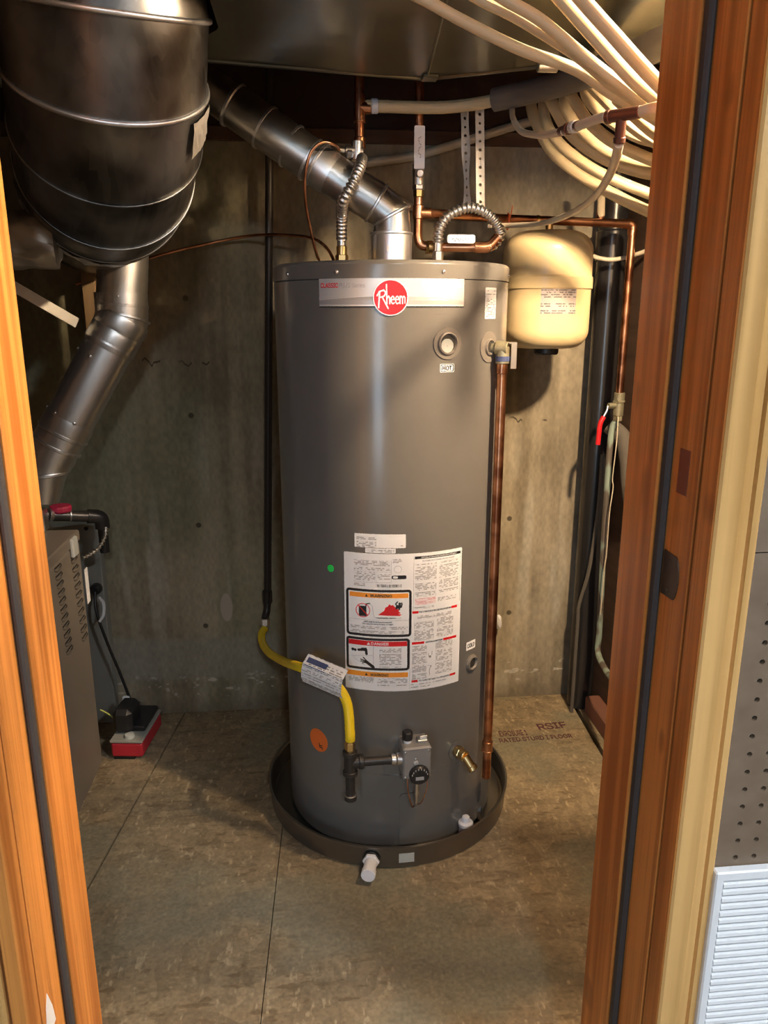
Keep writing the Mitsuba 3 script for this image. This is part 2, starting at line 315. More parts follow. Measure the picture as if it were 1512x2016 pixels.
# door opening
k_ = 1.03
XL, XR = -0.346 * k_, 0.431 * k_            # faces of the stops
JY0, JY1 = 0.775 * k_, 0.99 * k_             # jamb from the outer room's wall face to the closet
SY0, SY1, GY0 = 0.8955 * k_, 0.99 * k_, 0.879 * k_
GROOVE = 0.814 * k_
HEAD = 2.05
WY = JY0 + 0.012
struct('wall_front', 'wall around the door opening')
def solidwall(x0, x1, y0, y1, z0, z1): return bx(x0, x1, y0, y1, z0, z1)
scene['wall_front'] = mikit.ply(join(bx(-2.3, XL - 0.034, WY, JY1 - 0.002, -0.02, 2.45), bx(XR + 0.034, 2.3, WY, JY1 - 0.002, -0.02, 2.45), bx(XL - 0.034, XR + 0.034, WY, JY1 - 0.002, HEAD + 0.024, 2.45)), 'mat_room', False)
for name, s, X, lab in (('door_frame_left', -1, XL, 'orange pine left jamb with a dark weatherstrip, lit by the closet bulb'), ('door_frame_right', 1, XR, 'shaded brown right jamb with strike plate and dark weatherstrip')):
    nm = 'trim_1' if s < 0 else 'trim_2'
    struct(nm, lab)
    part(nm, 'jamb', bx(X + s * 0.012, X + s * 0.032, GROOVE + 0.002, JY1, 0, HEAD, 0.0015), 'mat_pine')
    part(nm, 'edge_board', bx(X + s * 0.0125, X + s * 0.032, JY0, GROOVE - 0.002, 0, HEAD, 0.002), 'mat_pine')
    part(nm, 'stop', bx(X, X + s * 0.0118, SY0, SY1, 0, HEAD - 0.012, 0.002), 'mat_pine')
    part(nm, 'weatherstrip', bx(X + s * 0.003, X + s * 0.0118, GY0, SY0 - 0.0005, 0, HEAD - 0.012, 0.003), 'mat_strip', label='dark grey weatherstrip')
struct('trim_3', 'head jamb above the doorway')
part('trim_3', 'jamb', bx(XL - 0.032, XR + 0.032, JY0, JY1, HEAD, HEAD + 0.022), 'mat_pine')
part('trim_3', 'stop', bx(XL, XR, SY0, SY1, HEAD - 0.012, HEAD), 'mat_pine')
# strike plate with curved lip, on the right jamb
q0, q1 = PX(1340, 1100, XR + 0.012), PX(1340, 1195, XR + 0.012)
zc_, hh = (q0[2] + q1[2]) / 2, (q0[2] - q1[2]) / 2
pl = Polygon([(0, -hh)] + [(0.030 + 0.012 * math.cos(t), hh * 0.98 * math.sin(t)) for t in np.linspace(-1.35, 1.35, 15)] + [(0, hh)])
m = extr(pl, 0.0018)
Rm = np.eye(4); Rm[:3, 0] = [0, -1, 0]; Rm[:3, 1] = [0, 0, 1]; Rm[:3, 2] = [-1, 0, 0]; Rm[:3, 3] = [XR + 0.0119, GY0 - 0.002, zc_]
m.apply_transform(Rm)
part('trim_2', 'strike_plate', m, 'mat_strike', label='dark bronze strike plate')
for dz in (-0.65, 0.6):
    part('trim_2__strike_plate', 'screw', cyl((XR + 0.0102, GY0 - 0.02, zc_ + hh * dz), (XR + 0.009, GY0 - 0.02, zc_ + hh * dz), 0.0035, 12, 0.0005), 'mat_strike')
q0, q1 = PX(1350, 885, XR + 0.012), PX(1345, 975, XR + 0.012)
part('trim_2', 'patch', bx(XR + 0.0113, XR + 0.0121, q0[1] - 0.014, q0[1] + 0.012, q1[2], q0[2], 0.0003), 'mat_mend', label='reddish filled mortise patch')
# bare spot on the left jamb
q0 = PX(97, 1985, XL - 0.012)
m = extr(Polygon([(0, 0), (0.035, 0), (0.03, 0.03), (0.018, 0.062), (0.010, 0.045)]), 0.0006)
Rm = np.eye(4); Rm[:3, 0] = [0, 1, 0]; Rm[:3, 1] = [0, 0, 1]; Rm[:3, 2] = [1, 0, 0]; Rm[:3, 3] = [XL - 0.0121, q0[1] - 0.02, q0[2] - 0.035]; m.apply_transform(Rm)
part('trim_1', 'bare_spot', m, 'mat_white', False, label='bare whitish spot in the finish')
# casings around the door on the room side: moulded profile
CW = 0.054
prof = [(0, 0), (0, 0.012), (0.003, 0.0145), (0.027, 0.0165), (0.029, 0.0135), (0.040, 0.0125), (0.042, 0.009), (0.044, 0.0145), (0.051, 0.0155), (CW, 0.012), (CW, 0)]
for nm, s, X in (('trim_4', 1, XR + 0.014), ('trim_5', -1, XL - 0.036)):
    struct(nm, 'golden pine door casing beside the pegboard' if s > 0 else 'golden pine door casing left of the doorway')
    m = extr(Polygon(prof), HEAD + 0.02)
    v = m.vertices.copy(); m.vertices = np.stack([X + s * v[:, 0], JY0 + 0.012 - v[:, 1] , v[:, 2]], 1)
    if s > 0: m.invert()
    scene[nm] = mikit.ply(m, 'mat_casing', smooth=25)
    labels[nm]['kind'] = 'structure'
# unseen outside room behind the camera, walls kept dark to limit bounce light
for nm, b in (('wall_outside_left', (-2.4, -2.3, -3.0, WY, 0, 2.4)), ('wall_outside_right', (2.3, 2.4, -3.0, WY, 0, 2.4))):
    struct(nm); scene[nm] = mikit.ply(bx(*b), 'mat_room', False)
struct('wall_outside_back')
WX0, WX1, WZ0, WZ1 = -1.75, -0.95, 0.05, 2.05
scene['wall_outside_back'] = mikit.ply(join(bx(-2.4, WX0, -3.1, -3.0, 0, 2.4), bx(WX1, 2.4, -3.1, -3.0, 0, 2.4), bx(WX0, WX1, -3.1, -3.0, WZ1, 2.4), bx(WX0, WX1, -3.1, -3.0, 0, WZ0)), 'mat_room', False)
struct('ceiling_outside'); scene['ceiling_outside'] = mikit.ply(bx(-2.4, 2.4, -3.1, WY, 2.4, 2.45), 'mat_room', False)
struct('unseen_window_1', 'unseen glazed door behind the camera, its daylight lighting the heater')
part('unseen_window_1', 'frame', join(bx(WX0, WX0 + 0.05, -3.06, -2.98, WZ0, WZ1), bx(WX1 - 0.05, WX1, -3.06, -2.98, WZ0, WZ1), bx(WX0, WX1, -3.06, -2.98, WZ1 - 0.05, WZ1), bx(WX0, WX1, -3.06, -2.98, WZ0, WZ0 + 0.05)), 'mat_white', False)
scene['unseen_window_1__pane'] = {**mikit.ply(bx(WX0 + 0.05, WX1 - 0.05, -3.05, -3.04, WZ0 + 0.05, WZ1 - 0.05), 'mat_white'), 'emitter': {'type': 'area', 'radiance': {'type': 'rgb', 'value': list(UNSEEN_WINDOW_RGB)}}}  # glowing pane out of view, lights the heater from behind the camera
for (lx, ly, lw), lab in zip(UNSEEN_LAMPS, ('unseen round ceiling lamp of the outside room, placed to light the casing and pegboard wall', 'unseen round ceiling lamp behind the camera, placed to light the heater front')):
    k = thing('unseen_ceiling_lamp', lab, 'ceiling lamp')  # both out of view: one lights the casing, the other the heater front
    part(k, 'base', put(lathe([(0, 0), (0.17, 0), (0.17, 0.02), (0.16, 0.028), (0, 0.028)], 40), (lx, ly, 2.372)), 'mat_white')
    scene[k + '__diffuser'] = {**mikit.ply(put(lathe([(0, -0.035), (0.08, -0.033), (0.13, -0.022), (0.15, 0), (0, 0)], 40), (lx, ly, 2.372)), 'mat_white', smooth=30), 'emitter': {'type': 'area', 'radiance': {'type': 'rgb', 'value': [c * lw for c in UNSEEN_LAMP_RGB]}}}
# unseen bulb in the closet, lighting pipes, heater and back wall
k = thing('unseen_closet_lamp', 'unseen bare bulb lamp holder hanging by the closet ceiling', 'lamp')
bxx, byy, bzz = BULB_AT
part(k, 'stem', cyl((bxx, byy, bzz + 0.08), (bxx, byy, 2.35), 0.008), 'mat_white')
part(k, 'socket', put(lathe([(0, 0), (0.02, 0), (0.022, 0.01), (0.022, 0.05), (0.012, 0.06), (0, 0.06)], 24), (bxx, byy, bzz + 0.035)), 'mat_white')
scene[k + '__bulb'] = {**mikit.ply(put(lathe([(0.03 * math.sin(t), -0.03 * math.cos(t)) for t in np.linspace(0, 2.6, 14)] + [(0.013, 0.036)], 24), BULB_AT), 'mat_white', smooth=True), 'emitter': {'type': 'area', 'radiance': {'type': 'rgb', 'value': list(BULB_RGB)}}}

# pegboard and return grille on the room side
PEGT = PY(1490, 1092, JY0)[2]
gz = PY(1450, 1706, JY0)[2]
PX0, PX1 = XR + 0.014 + CW, 1.25
struct('trim_6', 'brown-grey pegboard beside the door casing')
holes = []
h0 = PY(1452 + 40, 1190, JY0)
sp = 0.0254
zz = PY(1500, 1112, JY0)[2]
for r in range(40):
    for c in range(12):
        x, z = PX0 + 0.030 + c * sp, zz - r * sp
        if z > gz + 0.008: holes.append(Point(x, z).buffer(0.0036, 4))
pb = sbox(PX0 - 0.002, 0.0, 0.80, PEGT).difference(unary_union(holes)); 
def upright(poly, y, depth):
    m = extr(poly, depth); v = m.vertices.copy(); m.vertices = np.stack([v[:, 0], y - v[:, 2], v[:, 1]], 1); return m
part('trim_6', 'pegboard', upright(pb, WY - 0.002, 0.006), 'mat_peg', False)
part('trim_6', 'pegboard', upright(sbox(0.8003, 0.0, PX1, PEGT), WY - 0.002, 0.006), 'mat_peg', False)
part('trim_6', 'backing', bx(PX0 - 0.002, 0.80, WY - 0.002, WY - 0.0005, 0, PEGT), 'mat_hole', False)
part('trim_6', 'plain_board', bx(PX0 - 0.002, PX1, WY - 0.008, WY - 0.002, PEGT + 0.0015, 2.3), 'mat_peg', False)
g = thing('return_grille', 'white louvered return air grille low on the pegboard wall', 'air grille')
gx0 = PY(1403, 1712, JY0)[0]
GW, GH = 0.36, gz - 0.12
fy0, fy1 = WY - 0.022, WY - 0.0085
part(g, 'frame', join(bx(gx0, gx0 + 0.012, fy0, fy1, gz - GH, gz, 0.002), bx(gx0 + GW - 0.012, gx0 + GW, fy0, fy1, gz - GH, gz, 0.002), bx(gx0, gx0 + GW, fy0, fy1, gz - 0.014, gz, 0.002), bx(gx0, gx0 + GW, fy0, fy1, gz - GH, gz - GH + 0.014, 0.002)), 'mat_grille')
part(g, 'dark_back_plate', bx(gx0 + 0.002, gx0 + GW - 0.002, fy1 - 0.002, fy1, gz - GH + 0.002, gz - 0.002), 'mat_hole')  # dark sheet, the shade between the slats put into its colour
cw = 0.094
for c in range(3):
    xa = gx0 + 0.013 + c * (cw + 0.018)
    if c < 2: part(g, 'divider', bx(xa + cw + 0.002, xa + cw + 0.017, fy0 + 0.001, fy1 - 0.002, gz - GH + 0.014, gz - 0.014, 0.001), 'mat_grille')
    for r in range(int((GH - 0.03) / 0.0112)):
        zt = gz - 0.0155 - r * 0.0112
        m = join(trimesh.Trimesh([(xa, fy0 + 0.001, zt - 0.0088), (xa + cw, fy0 + 0.001, zt - 0.0088), (xa + cw, fy0 + 0.0015, zt - 0.0045), (xa, fy0 + 0.0015, zt - 0.0045), (xa + cw - 0.002, fy1 - 0.003, zt), (xa + 0.002, fy1 - 0.003, zt), (xa, fy0 + 0.0035, zt - 0.0088), (xa + cw, fy0 + 0.0035, zt - 0.0088)],
                                 [(0, 1, 2), (0, 2, 3), (3, 2, 4), (3, 4, 5), (1, 7, 4), (1, 4, 2), (6, 0, 3), (6, 3, 5), (7, 6, 5), (7, 5, 4), (0, 6, 7), (0, 7, 1)], process=False))
        part(g, 'slat', m, 'mat_grille', False)

# ------------------------------------------------------------------ water heater
HC, HR = np.array([0.204, 1.909]), 0.28
def hit(px, py, R=HR):
    d = ray(px, py); o = EYE[:2] - HC
    A, B, C = d[:2] @ d[:2], 2 * o @ d[:2], o @ o - R * R
    t = (-B - math.sqrt(max(B * B - 4 * A * C, 0))) / (2 * A)
    q = EYE + d * t; phi = math.atan2(q[0] - HC[0], -(q[1] - HC[1]))
    return phi * HR, q[2]
def on(s, z, off=0.0): a = s / HR; return np.array([HC[0] + (HR + off) * math.sin(a), HC[1] - (HR + off) * math.cos(a), z])
def outward(s): a = s / HR; return np.array([math.sin(a), -math.cos(a), 0])
def side(s): a = s / HR; return np.array([math.cos(a), math.sin(a), 0])
def wrap(m, off):
    v = m.vertices; a = v[:, 0] / HR; r = HR + off + v[:, 2]
    m.vertices = np.stack([HC[0] + r * np.sin(a), HC[1] - r * np.cos(a), v[:, 1]], 1); return m
def skin(poly, off, th=0.0004, edge=0.012):
    m = extr(poly, th); v, f = trimesh.remesh.subdivide_to_size(m.vertices, m.faces, edge, max_iter=12)
    m = trimesh.Trimesh(v, f, process=False); uv = v[:, :2].copy(); return wrap(m, off), uv
def decal(parent, name, poly, off, m, th=0.0004, label=None):
    if hasattr(poly, 'geoms') and name in ('rule', 'red_bar'): return [decal(parent, name, g_, off, m, th, label) for g_ in poly.geoms][0]
    mesh, uv = skin(poly, off, th)
    return part(parent, name, mesh, m, False, label, uv=uv)
def rrect(s0, s1, z0, z1, r=0.0):
    if r <= 0: return sbox(min(s0, s1), min(z0, z1), max(s0, s1), max(z0, z1))
    return sbox(min(s0, s1) + r, min(z0, z1) + r, max(s0, s1) - r, max(z0, z1) - r).buffer(r, 5)
def prect(x0, y0, x1, y1, r=0.0):
    ym, xm = (y0 + y1) / 2, (x0 + x1) / 2
    return rrect(hit(x0, ym)[0], hit(x1, ym)[0], hit(xm, y0)[1], hit(xm, y1)[1], r)
def ptext(txt, x0, y0, x1, y1, bold=True):
    """lettering stretched into a pixel box of the heater's front: a mesh in (s, z)."""
    b = prect(x0, y0, x1, y1).bounds
    m = meshkit.text_mesh(txt, 0.02, 0.0005, bold); lo, hi = m.bounds
    m.apply_translation([-lo[0], -lo[1], 0]); m.apply_scale([(b[2] - b[0]) / (hi[0] - lo[0]), (b[3] - b[1]) / (hi[1] - lo[1]), 1]); m.apply_translation([b[0], b[1], 0]); return m
def lettering(parent, ms, off, m, label=None):
    m_ = join(*ms); v, f = trimesh.remesh.subdivide_to_size(m_.vertices, m_.faces, 0.02, max_iter=10)
    return part(parent, 'lettering', wrap(trimesh.Trimesh(v, f, process=False), off), m, False, label)

HTOP = PY(772, 508, HC[1] - HR)[2]
HB = 0.016
wh = thing('water_heater', 'tall grey cylindrical gas water heater standing in a shallow drain pan', 'water heater')
def at_heater(m): m.apply_translation([HC[0], HC[1], 0]); return m
SEAM = HTOP - 0.040
part(wh, 'jacket', at_heater(lathe([(0.001, HB), (HR - 0.002, HB), (HR, HB + 0.004)] + [(HR, z) for z in np.linspace(HB + 0.05, SEAM - 0.0015, 8)] + [(HR - 0.003, SEAM + 0.001), (0.001, SEAM + 0.002)], 160)), 'mat_heater', 30)
part(wh, 'top_cap', at_heater(lathe([(0.001, SEAM + 0.0025), (HR - 0.001, SEAM + 0.0025), (HR + 0.0015, SEAM + 0.001), (HR + 0.0015, HTOP - 0.012)] + [(HR + 0.0015 - 0.010 * (1 - math.cos(t)), HTOP - 0.012 + 0.010 * math.sin(t)) for t in np.linspace(0.2, 1.5, 7)] + [(HR - 0.03, HTOP - 0.001), (0.03, HTOP + 0.004), (0.001, HTOP + 0.004)], 160)), 'mat_heater', 30)
for px, py in ((663, 533), (873, 534), (1000, 577), (568, 552)):
    s, z = hit(min(max(px, 545), 998), py); z = SEAM + 0.014
    part(wh, 'screw', put(lathe([(0.0048, -0.001), (0.0048, 0.001), (0.0035, 0.0028), (0.001, 0.0035)], 12), on(s, z, 0.0015), outward(s)), 'mat_steel')
# vertical jacket seam and burner door lines
s0, z0 = hit(715, 1530)
door = rrect(hit(713, 1600)[0], hit(880, 1600)[0], HB + 0.004, hit(790, 1525)[1], 0.004)
decal(wh, 'burner_door', door, 0.0, 'mat_heater', 0.0022)
decal(wh, 'burner_door_rib', rrect(hit(786, 1600)[0], hit(824, 1600)[0], HB + 0.02, hit(800, 1560)[1], 0.012), 0.002, 'mat_heater', 0.004)

# brand banner with round badge
ban = prect(629, 554, 913, 604)
b = ban.bounds
zt = (hit(771, 546)[1] + 0.0); zb = hit(771, 603)[1]
ban = rrect(b[0], b[2], zb, zt)
bn = decal(wh, 'banner', ban, 0.0, 'mat_silver', 0.0010, 'long silver banner sticker')
H = zt - zb
decal(bn, 'lower_band', Polygon([(b[0], zb + 0.004)] + [(b[0] + (b[2] - b[0]) * t, zb + 0.012 + 0.008 * math.sin(math.pi * t)) for t in np.linspace(0, 1, 20)] + [(b[2], zb + 0.004)]), 0.0010, 'mat_silver_dark', 0.0003)
decal(bn, 'base_line', rrect(b[0], b[2], zb - 0.002, zb), 0.0, 'mat_black', 0.0012)
def ztext(txt, s0, s1, z0, z1, bold=True):
    m = meshkit.text_mesh(txt, 0.02, 0.0005, bold); lo, hi = m.bounds
    m.apply_translation([-lo[0], -lo[1], 0]); m.apply_scale([(s1 - s0) / (hi[0] - lo[0]), (z1 - z0) / (hi[1] - lo[1]), 1]); m.apply_translation([s0, z0, 0]); return m
zl = zt - 0.020
sx = lambda px: hit(px, 560)[0]
lettering(bn, [ztext('CLASSIC', sx(632), sx(666), zl, zl + 0.010)], 0.0010, 'mat_red')
lettering(bn, [ztext('PLUS', sx(669), sx(690), zl, zl + 0.010, False), ztext('Series', sx(694), sx(719), zl, zl + 0.009, False)], 0.0010, 'mat_greyprint')
lettering(bn, [ztext('PROFESSIONAL', sx(829), sx(910), zl, zl + 0.012)], 0.0010, 'mat_white')
sb, zbq = hit(769, 586)
bd = decal(wh, 'badge', Point(sb, zbq).buffer(0.0365, 24), 0.0008, 'mat_white', 0.0016, 'round red badge with white lettering')
decal(bd, 'disc', Point(sb, zbq).buffer(0.0343, 24), 0.0024, 'mat_red', 0.0004)
R_ = [LineString([(-.0235, -.020), (-.0215, .012)]).buffer(.0016), LineString([(-.0265, .004), (-.022, .012), (-.013, .015), (-.009, .010), (-.012, .003), (-.020, .0005)]).buffer(.0016), LineString([(-.016, .001), (-.010, -.010), (-.004, -.0215)]).buffer(.0015), LineString([(-.0075, .026), (-.0065, -.012)]).buffer(.0015), LineString([(-.0065, -.002), (-.003, .003), (-.0008, -.001), (-.0006, -.012)]).buffer(.0015)]
def e_(x): return [LineString([(x + .0008, -.004), (x + .0068, -.004), (x + .006, .001), (x + .0035, .003), (x + .001, .0), (x + .0005, -.005), (x + .0015, -.010), (x + .004, -.0125), (x + .007, -.010)]).buffer(.0013)]
R_ += e_(.0018) + e_(.0108) + [LineString([(.0205, .003), (.0205, -.012)]).buffer(.0013), LineString([(.0205, -.001), (.0235, .003), (.0255, .0), (.0255, -.012)]).buffer(.0013), LineString([(.0255, -.001), (.0283, .003), (.0305, .0), (.0305, -.011)]).buffer(.0013)]
decal(bd, 'lettering', affinity.translate(unary_union(R_), sb - 0.001, zbq), 0.0026, 'mat_white', 0.0005)

# rating sticker, hot port, relief port plates
def sticker(x0, y0, x1, y1, name, m='mat_print', r=0.002, label=None): return decal(wh, name, prect(x0, y0, x1, y1, r), 0.0, m, 0.0006, label)
k = sticker(955, 566, 976, 628, 'rating_sticker', 'mat_white', label='upright white sticker with fine print')
decal(k, 'fine_print', prect(957, 570, 975, 624), 0.0006, 'mat_print', 0.0002)
def port(px, py, rad, hole, name, label=None):
    s, z = hit(px, py)
    k = decal(wh, name, Point(s, z).buffer(rad, 24), 0.0, 'mat_plate', 0.0025, label)
    part(k, 'rim', put(lathe([(hole, 0), (hole + 0.003, 0.006), (hole + 0.006, 0.005), (hole + 0.0075, 0.0)], 28), on(s, z, 0.0015), outward(s)), 'mat_plate')
    decal(k, 'opening', Point(s, z).buffer(hole, 20), 0.0025, 'mat_hole', 0.0004)
    return k, s, z
k, s, z = port(881, 676, 0.0335, 0.0175, 'hot_port', 'round port plate with an open socket')
part(k, 'plug', put(lathe([(0.015, 0.001), (0.015, 0.004), (0.001, 0.004)], 24), on(s - 0.004, z - 0.005, 0.0029), outward(s)), 'mat_plastic')
k = sticker(866, 716, 894, 733, 'hot_label', 'mat_white', label='small white label reading HOT')
lettering(k, [ptext('HOT', 871, 720, 889, 729)], 0.0006, 'mat_black')
decal(k, 'outline', prect(867.5, 717.5, 892.5, 731.5, 0.002).difference(prect(868.5, 718.5, 891.5, 730.5, 0.002)), 0.0006, 'mat_black', 0.0002)
port(962, 683, 0.034, 0.012, 'relief_port', 'round plate around the relief valve')
port(928, 1304, 0.021, 0.012, 'cold_port', 'small port plate')
k = sticker(918, 1262, 935, 1278, 'cold_label', 'mat_white', 0.001, 'small white label reading COLD')
lettering(k, [ptext('COLD', 920, 1266, 933, 1274)], 0.0006, 'mat_black')

# white labels
k = sticker(698, 1052, 799, 1079, 'model_label', 'mat_white', 0.002, 'white model data label')
decal(k, 'fine_print', prect(702, 1054, 741, 1077), 0.0006, 'mat_print', 0.0002)
decal(k, 'fine_print', prect(764, 1054, 794, 1058), 0.0006, 'mat_print', 0.0002)
decal(k, 'fine_print', prect(780, 1073, 794, 1076), 0.0006, 'mat_print', 0.0002)
k = sticker(719, 1080, 779, 1089, 'strip_label', 'mat_white', 0.001, 'narrow white strip label')
decal(k, 'fine_print', prect(722, 1082, 776, 1088), 0.0006, 'mat_print', 0.0002)
# the large warning label. (u, v) in 0..1 from its top left corner
sA, zA = hit(677, 1085)[0], hit(677, 1085)[1]
sB, zB = hit(909, 1090)[0], hit(780, 1361)[1]
wl = decal(wh, 'warning_label', rrect(sA, sB, zA, zB, 0.003), 0.0, 'mat_white', 0.0006, 'large white label of warnings and instructions')
sU = lambda u: sA + (sB - sA) * u
zV = lambda v: zA + (zB - zA) * v
def uu(x, v=0.5): return (hit(660 + x / 5.815, 1210)[0] - sA) / (sB - sA)     # close-up pixel -> u
EX = lambda x: hit(660 + x / 5.815, 1210)[0]
def UV(x0, y0, x1, y1, r=0.0):
    """rectangle given in close-up pixels; rows measured on the label's left half, where its top is at 160 and bottom at 1700."""
    return rrect(EX(x0), EX(x1), zV((y0 - 160) / 1545), zV((y1 - 160) / 1545), r)
def wtext(txt, x0, y0, x1, y1, bold=True): bb = UV(x0, y0, x1, y1).bounds; return ztext(txt, bb[0], bb[2], bb[1], bb[3], bold)
O1, O2, O3 = 0.0006, 0.0008, 0.0011
for (x0, y0, x1, y1) in ((220, 235, 630, 345), (220, 362, 460, 465), (485, 375, 630, 440), (220, 482, 345, 520), (655, 215, 760, 255)):
    decal(wl, 'fine_print', UV(x0, y0, x1, y1), O1, 'mat_print', 0.0002)
decal(wl, 'certification_mark', UV(645, 392, 810, 432, 0.003), O1, 'mat_black', 0.0003)
decal(wl, 'certification_mark', UV(660, 400, 715, 424, 0.002), O2, 'mat_white', 0.0003)
decal(wl, 'seal', Point(*[(EX(715)), zV((325 - 160) / 1545)]).buffer(0.0085, 12).difference(Point(EX(715), zV((325 - 160) / 1545)).buffer(0.0078, 12)), O1, 'mat_greyprint', 0.0002)
rnd = random.Random(3); bars = []; x = 470
while x < 755:
    w = rnd.choice((4, 6, 9)); bars.append(UV(x, 490, x + w, 522)); x += w + rnd.choice((5, 7, 10))
decal(wl, 'barcode', unary_union(bars), O1, 'mat_black', 0.0002)
decal(wl, 'rule', unary_union([UV(215, 352, 640, 355), UV(215, 470, 640, 473), UV(640, 230, 643, 470), UV(470, 355, 473, 470)]), O1, 'mat_greyprint', 0.0002)
tri = lambda x, y, w, h: Polygon([(EX(x - w), zV((y + h - 160) / 1545)), (EX(x + w), zV((y + h - 160) / 1545)), (EX(x), zV((y - h - 160) / 1545))])
# panel 1: flammable vapour warning
p1 = decal(wl, 'warning_panel', UV(130, 550, 872, 1075, 0.008).difference(UV(155, 576, 845, 1048, 0.003)), O1, 'mat_black', 0.0003)
decal(wl, 'orange_bar', UV(170, 590, 835, 640), O1, 'mat_orange', 0.0003)
lettering(wl, [wtext('WARNING', 400, 600, 650, 632)], O2, 'mat_black')
decal(wl, 'alert_mark', tri(358, 616, 14, 15), O2, 'mat_black', 0.0003)
cx, cz = EX(318), zV((785 - 160) / 1545); pu = 0.0345 / 190.0
decal(wl, 'can_symbol', UV(272, 738, 358, 850), O1, 'mat_black', 0.0003)
decal(wl, 'can_spout', LineString([(EX(348), zV((745 - 160) / 1545)), (EX(358), zV((712 - 160) / 1545)), (EX(395), zV((705 - 160) / 1545))]).buffer(0.0012), O1, 'mat_black', 0.0003)
decal(wl, 'prohibition_ring', Point(cx, cz).buffer(0.0172, 20).difference(Point(cx, cz).buffer(0.0157, 20)).union(LineString([(cx - 0.011, cz + 0.0115), (cx + 0.011, cz - 0.0115)]).buffer(0.0011)), O2, 'mat_red', 0.0003)
FP = [(490, 830), (560, 780), (575, 742), (600, 735), (618, 705), (640, 722), (660, 715), (690, 745), (705, 735), (712, 760), (735, 770), (722, 788), (750, 805), (720, 815), (760, 826), (735, 838)]
decal(wl, 'flame_symbol', Polygon([(EX(x), zV((y - 160) / 1545)) for x, y in FP]), O1, 'mat_red', 0.0003)
L_ = lambda pts, r: LineString([(EX(x), zV((y - 160) / 1545)) for x, y in pts]).buffer(r)
decal(wl, 'figure_symbol', unary_union([Point(EX(737), zV((702 - 160) / 1545)).buffer(0.003, 8), L_([(705, 735), (735, 725), (752, 735)], 0.0028), L_([(710, 725), (690, 705), (712, 680)], 0.0013), L_([(752, 728), (765, 715), (760, 695)], 0.0013), L_([(715, 745), (700, 755)], 0.002), L_([(735, 745), (732, 760)], 0.002)]), O2, 'mat_black', 0.0003)
decal(wl, 'vapor_line', L_([(400, 708), (425, 735), (445, 850), (480, 868), (750, 868), (750, 845)], 0.0004), O1, 'mat_greyprint', 0.0002)
lettering(wl, [wtext('Flammable Vapors', 475, 852, 695, 872)], O1, 'mat_black')
decal(wl, 'rule', UV(155, 888, 845, 892), O1, 'mat_greyprint', 0.0002)
lettering(wl, [wtext('FIRE AND EXPLOSION HAZARD', 330, 902, 650, 918), wtext('Can result in serious injury or death', 310, 926, 665, 944)], O1, 'mat_black')
decal(wl, 'fine_print', UV(165, 955, 830, 1042), O1, 'mat_print', 0.0002)
# panel 2: scald danger
decal(wl, 'danger_panel', UV(125, 1095, 855, 1462, 0.008).difference(UV(150, 1122, 828, 1436, 0.003)), O1, 'mat_black', 0.0003)
decal(wl, 'red_bar', UV(152, 1128, 826, 1182), O1, 'mat_red', 0.0003)
lettering(wl, [wtext('DANGER', 410, 1140, 612, 1172)], O2, 'mat_white')
decal(wl, 'alert_mark', tri(380, 1156, 20, 18), O2, 'mat_white', 0.0003)
decal(wl, 'tap_symbol', unary_union([Point(EX(198), zV((1240 - 160) / 1545)).buffer(0.0035, 8), Point(EX(226), zV((1245 - 160) / 1545)).buffer(0.0032, 8), L_([(265, 1240), (350, 1232), (356, 1278)], 0.0030), L_([(300, 1222), (350, 1218)], 0.0018)]), O1, 'mat_black', 0.0003)
decal(wl, 'hand_symbol', unary_union([L_([(350, 1368), (432, 1425)], 0.0036), L_([(345, 1362), (288, 1345)], 0.0012), L_([(345, 1370), (290, 1368)], 0.0012), L_([(350, 1378), (310, 1388)], 0.0012), L_([(352, 1355), (318, 1322)], 0.0012)]), O1, 'mat_hole', 0.0003)
decal(wl, 'rule', unary_union([UV(433, 1185, 437, 1432), L_([(155, 1320), (300, 1305), (430, 1290)], 0.0003), L_([(200, 1330), (300, 1390), (330, 1410)], 0.0003)]), O1, 'mat_greyprint', 0.0002)
decal(wl, 'fine_print', UV(505, 1205, 760, 1425), O1, 'mat_print', 0.0002)
# strip 3
decal(wl, 'orange_bar', UV(128, 1485, 838, 1540), O1, 'mat_orange', 0.0003)
lettering(wl, [wtext('WARNING', 400, 1498, 610, 1532)], O2, 'mat_black')
decal(wl, 'alert_mark', tri(352, 1513, 16, 15), O2, 'mat_black', 0.0003)
for r_ in ((150, 1550, 440, 1620), (480, 1552, 830, 1660)): decal(wl, 'fine_print', UV(*r_), O1, 'mat_print', 0.0002)
# right column: rows here sit higher in the picture because the label curves away; measured at x = 1150 with top 175, bottom 1720
def UR(x0, y0, x1, y1, r=0.0): return rrect(EX(x0), EX(x1), zV((y0 - 180) / 1545), zV((y1 - 180) / 1545), r)
def rtext(txt, x0, y0, x1, y1): bb = UR(x0, y0, x1, y1).bounds; return ztext(txt, bb[0], bb[2], bb[1], bb[3], True)
decal(wl, 'black_bar', UR(905, 215, 1412, 243), O1, 'mat_black', 0.0003)
lettering(wl, [rtext('INSTALLATION AND OPERATION DETAILS', 975, 221, 1365, 236)], O2, 'mat_white')
lettering(wl, [rtext('AUTOMATIC STORAGE WATER HEATER', 990, 258, 1345, 274)], O1, 'mat_greyprint')
for r_ in ((910, 300, 1150, 490), (1180, 290, 1395, 640), (910, 505, 1150, 660), (1170, 690, 1375, 730), (905, 760, 1130, 790), (940, 870, 1325, 905), (905, 940, 1130, 1150), (1165, 920, 1350, 1140), (885, 1210, 1055, 1600), (1155, 1190, 1345, 1570), (870, 1650, 1100, 1700), (1130, 1630, 1300, 1680)):
    decal(wl, 'fine_print', UR(*r_), O1, 'mat_print', 0.0002)
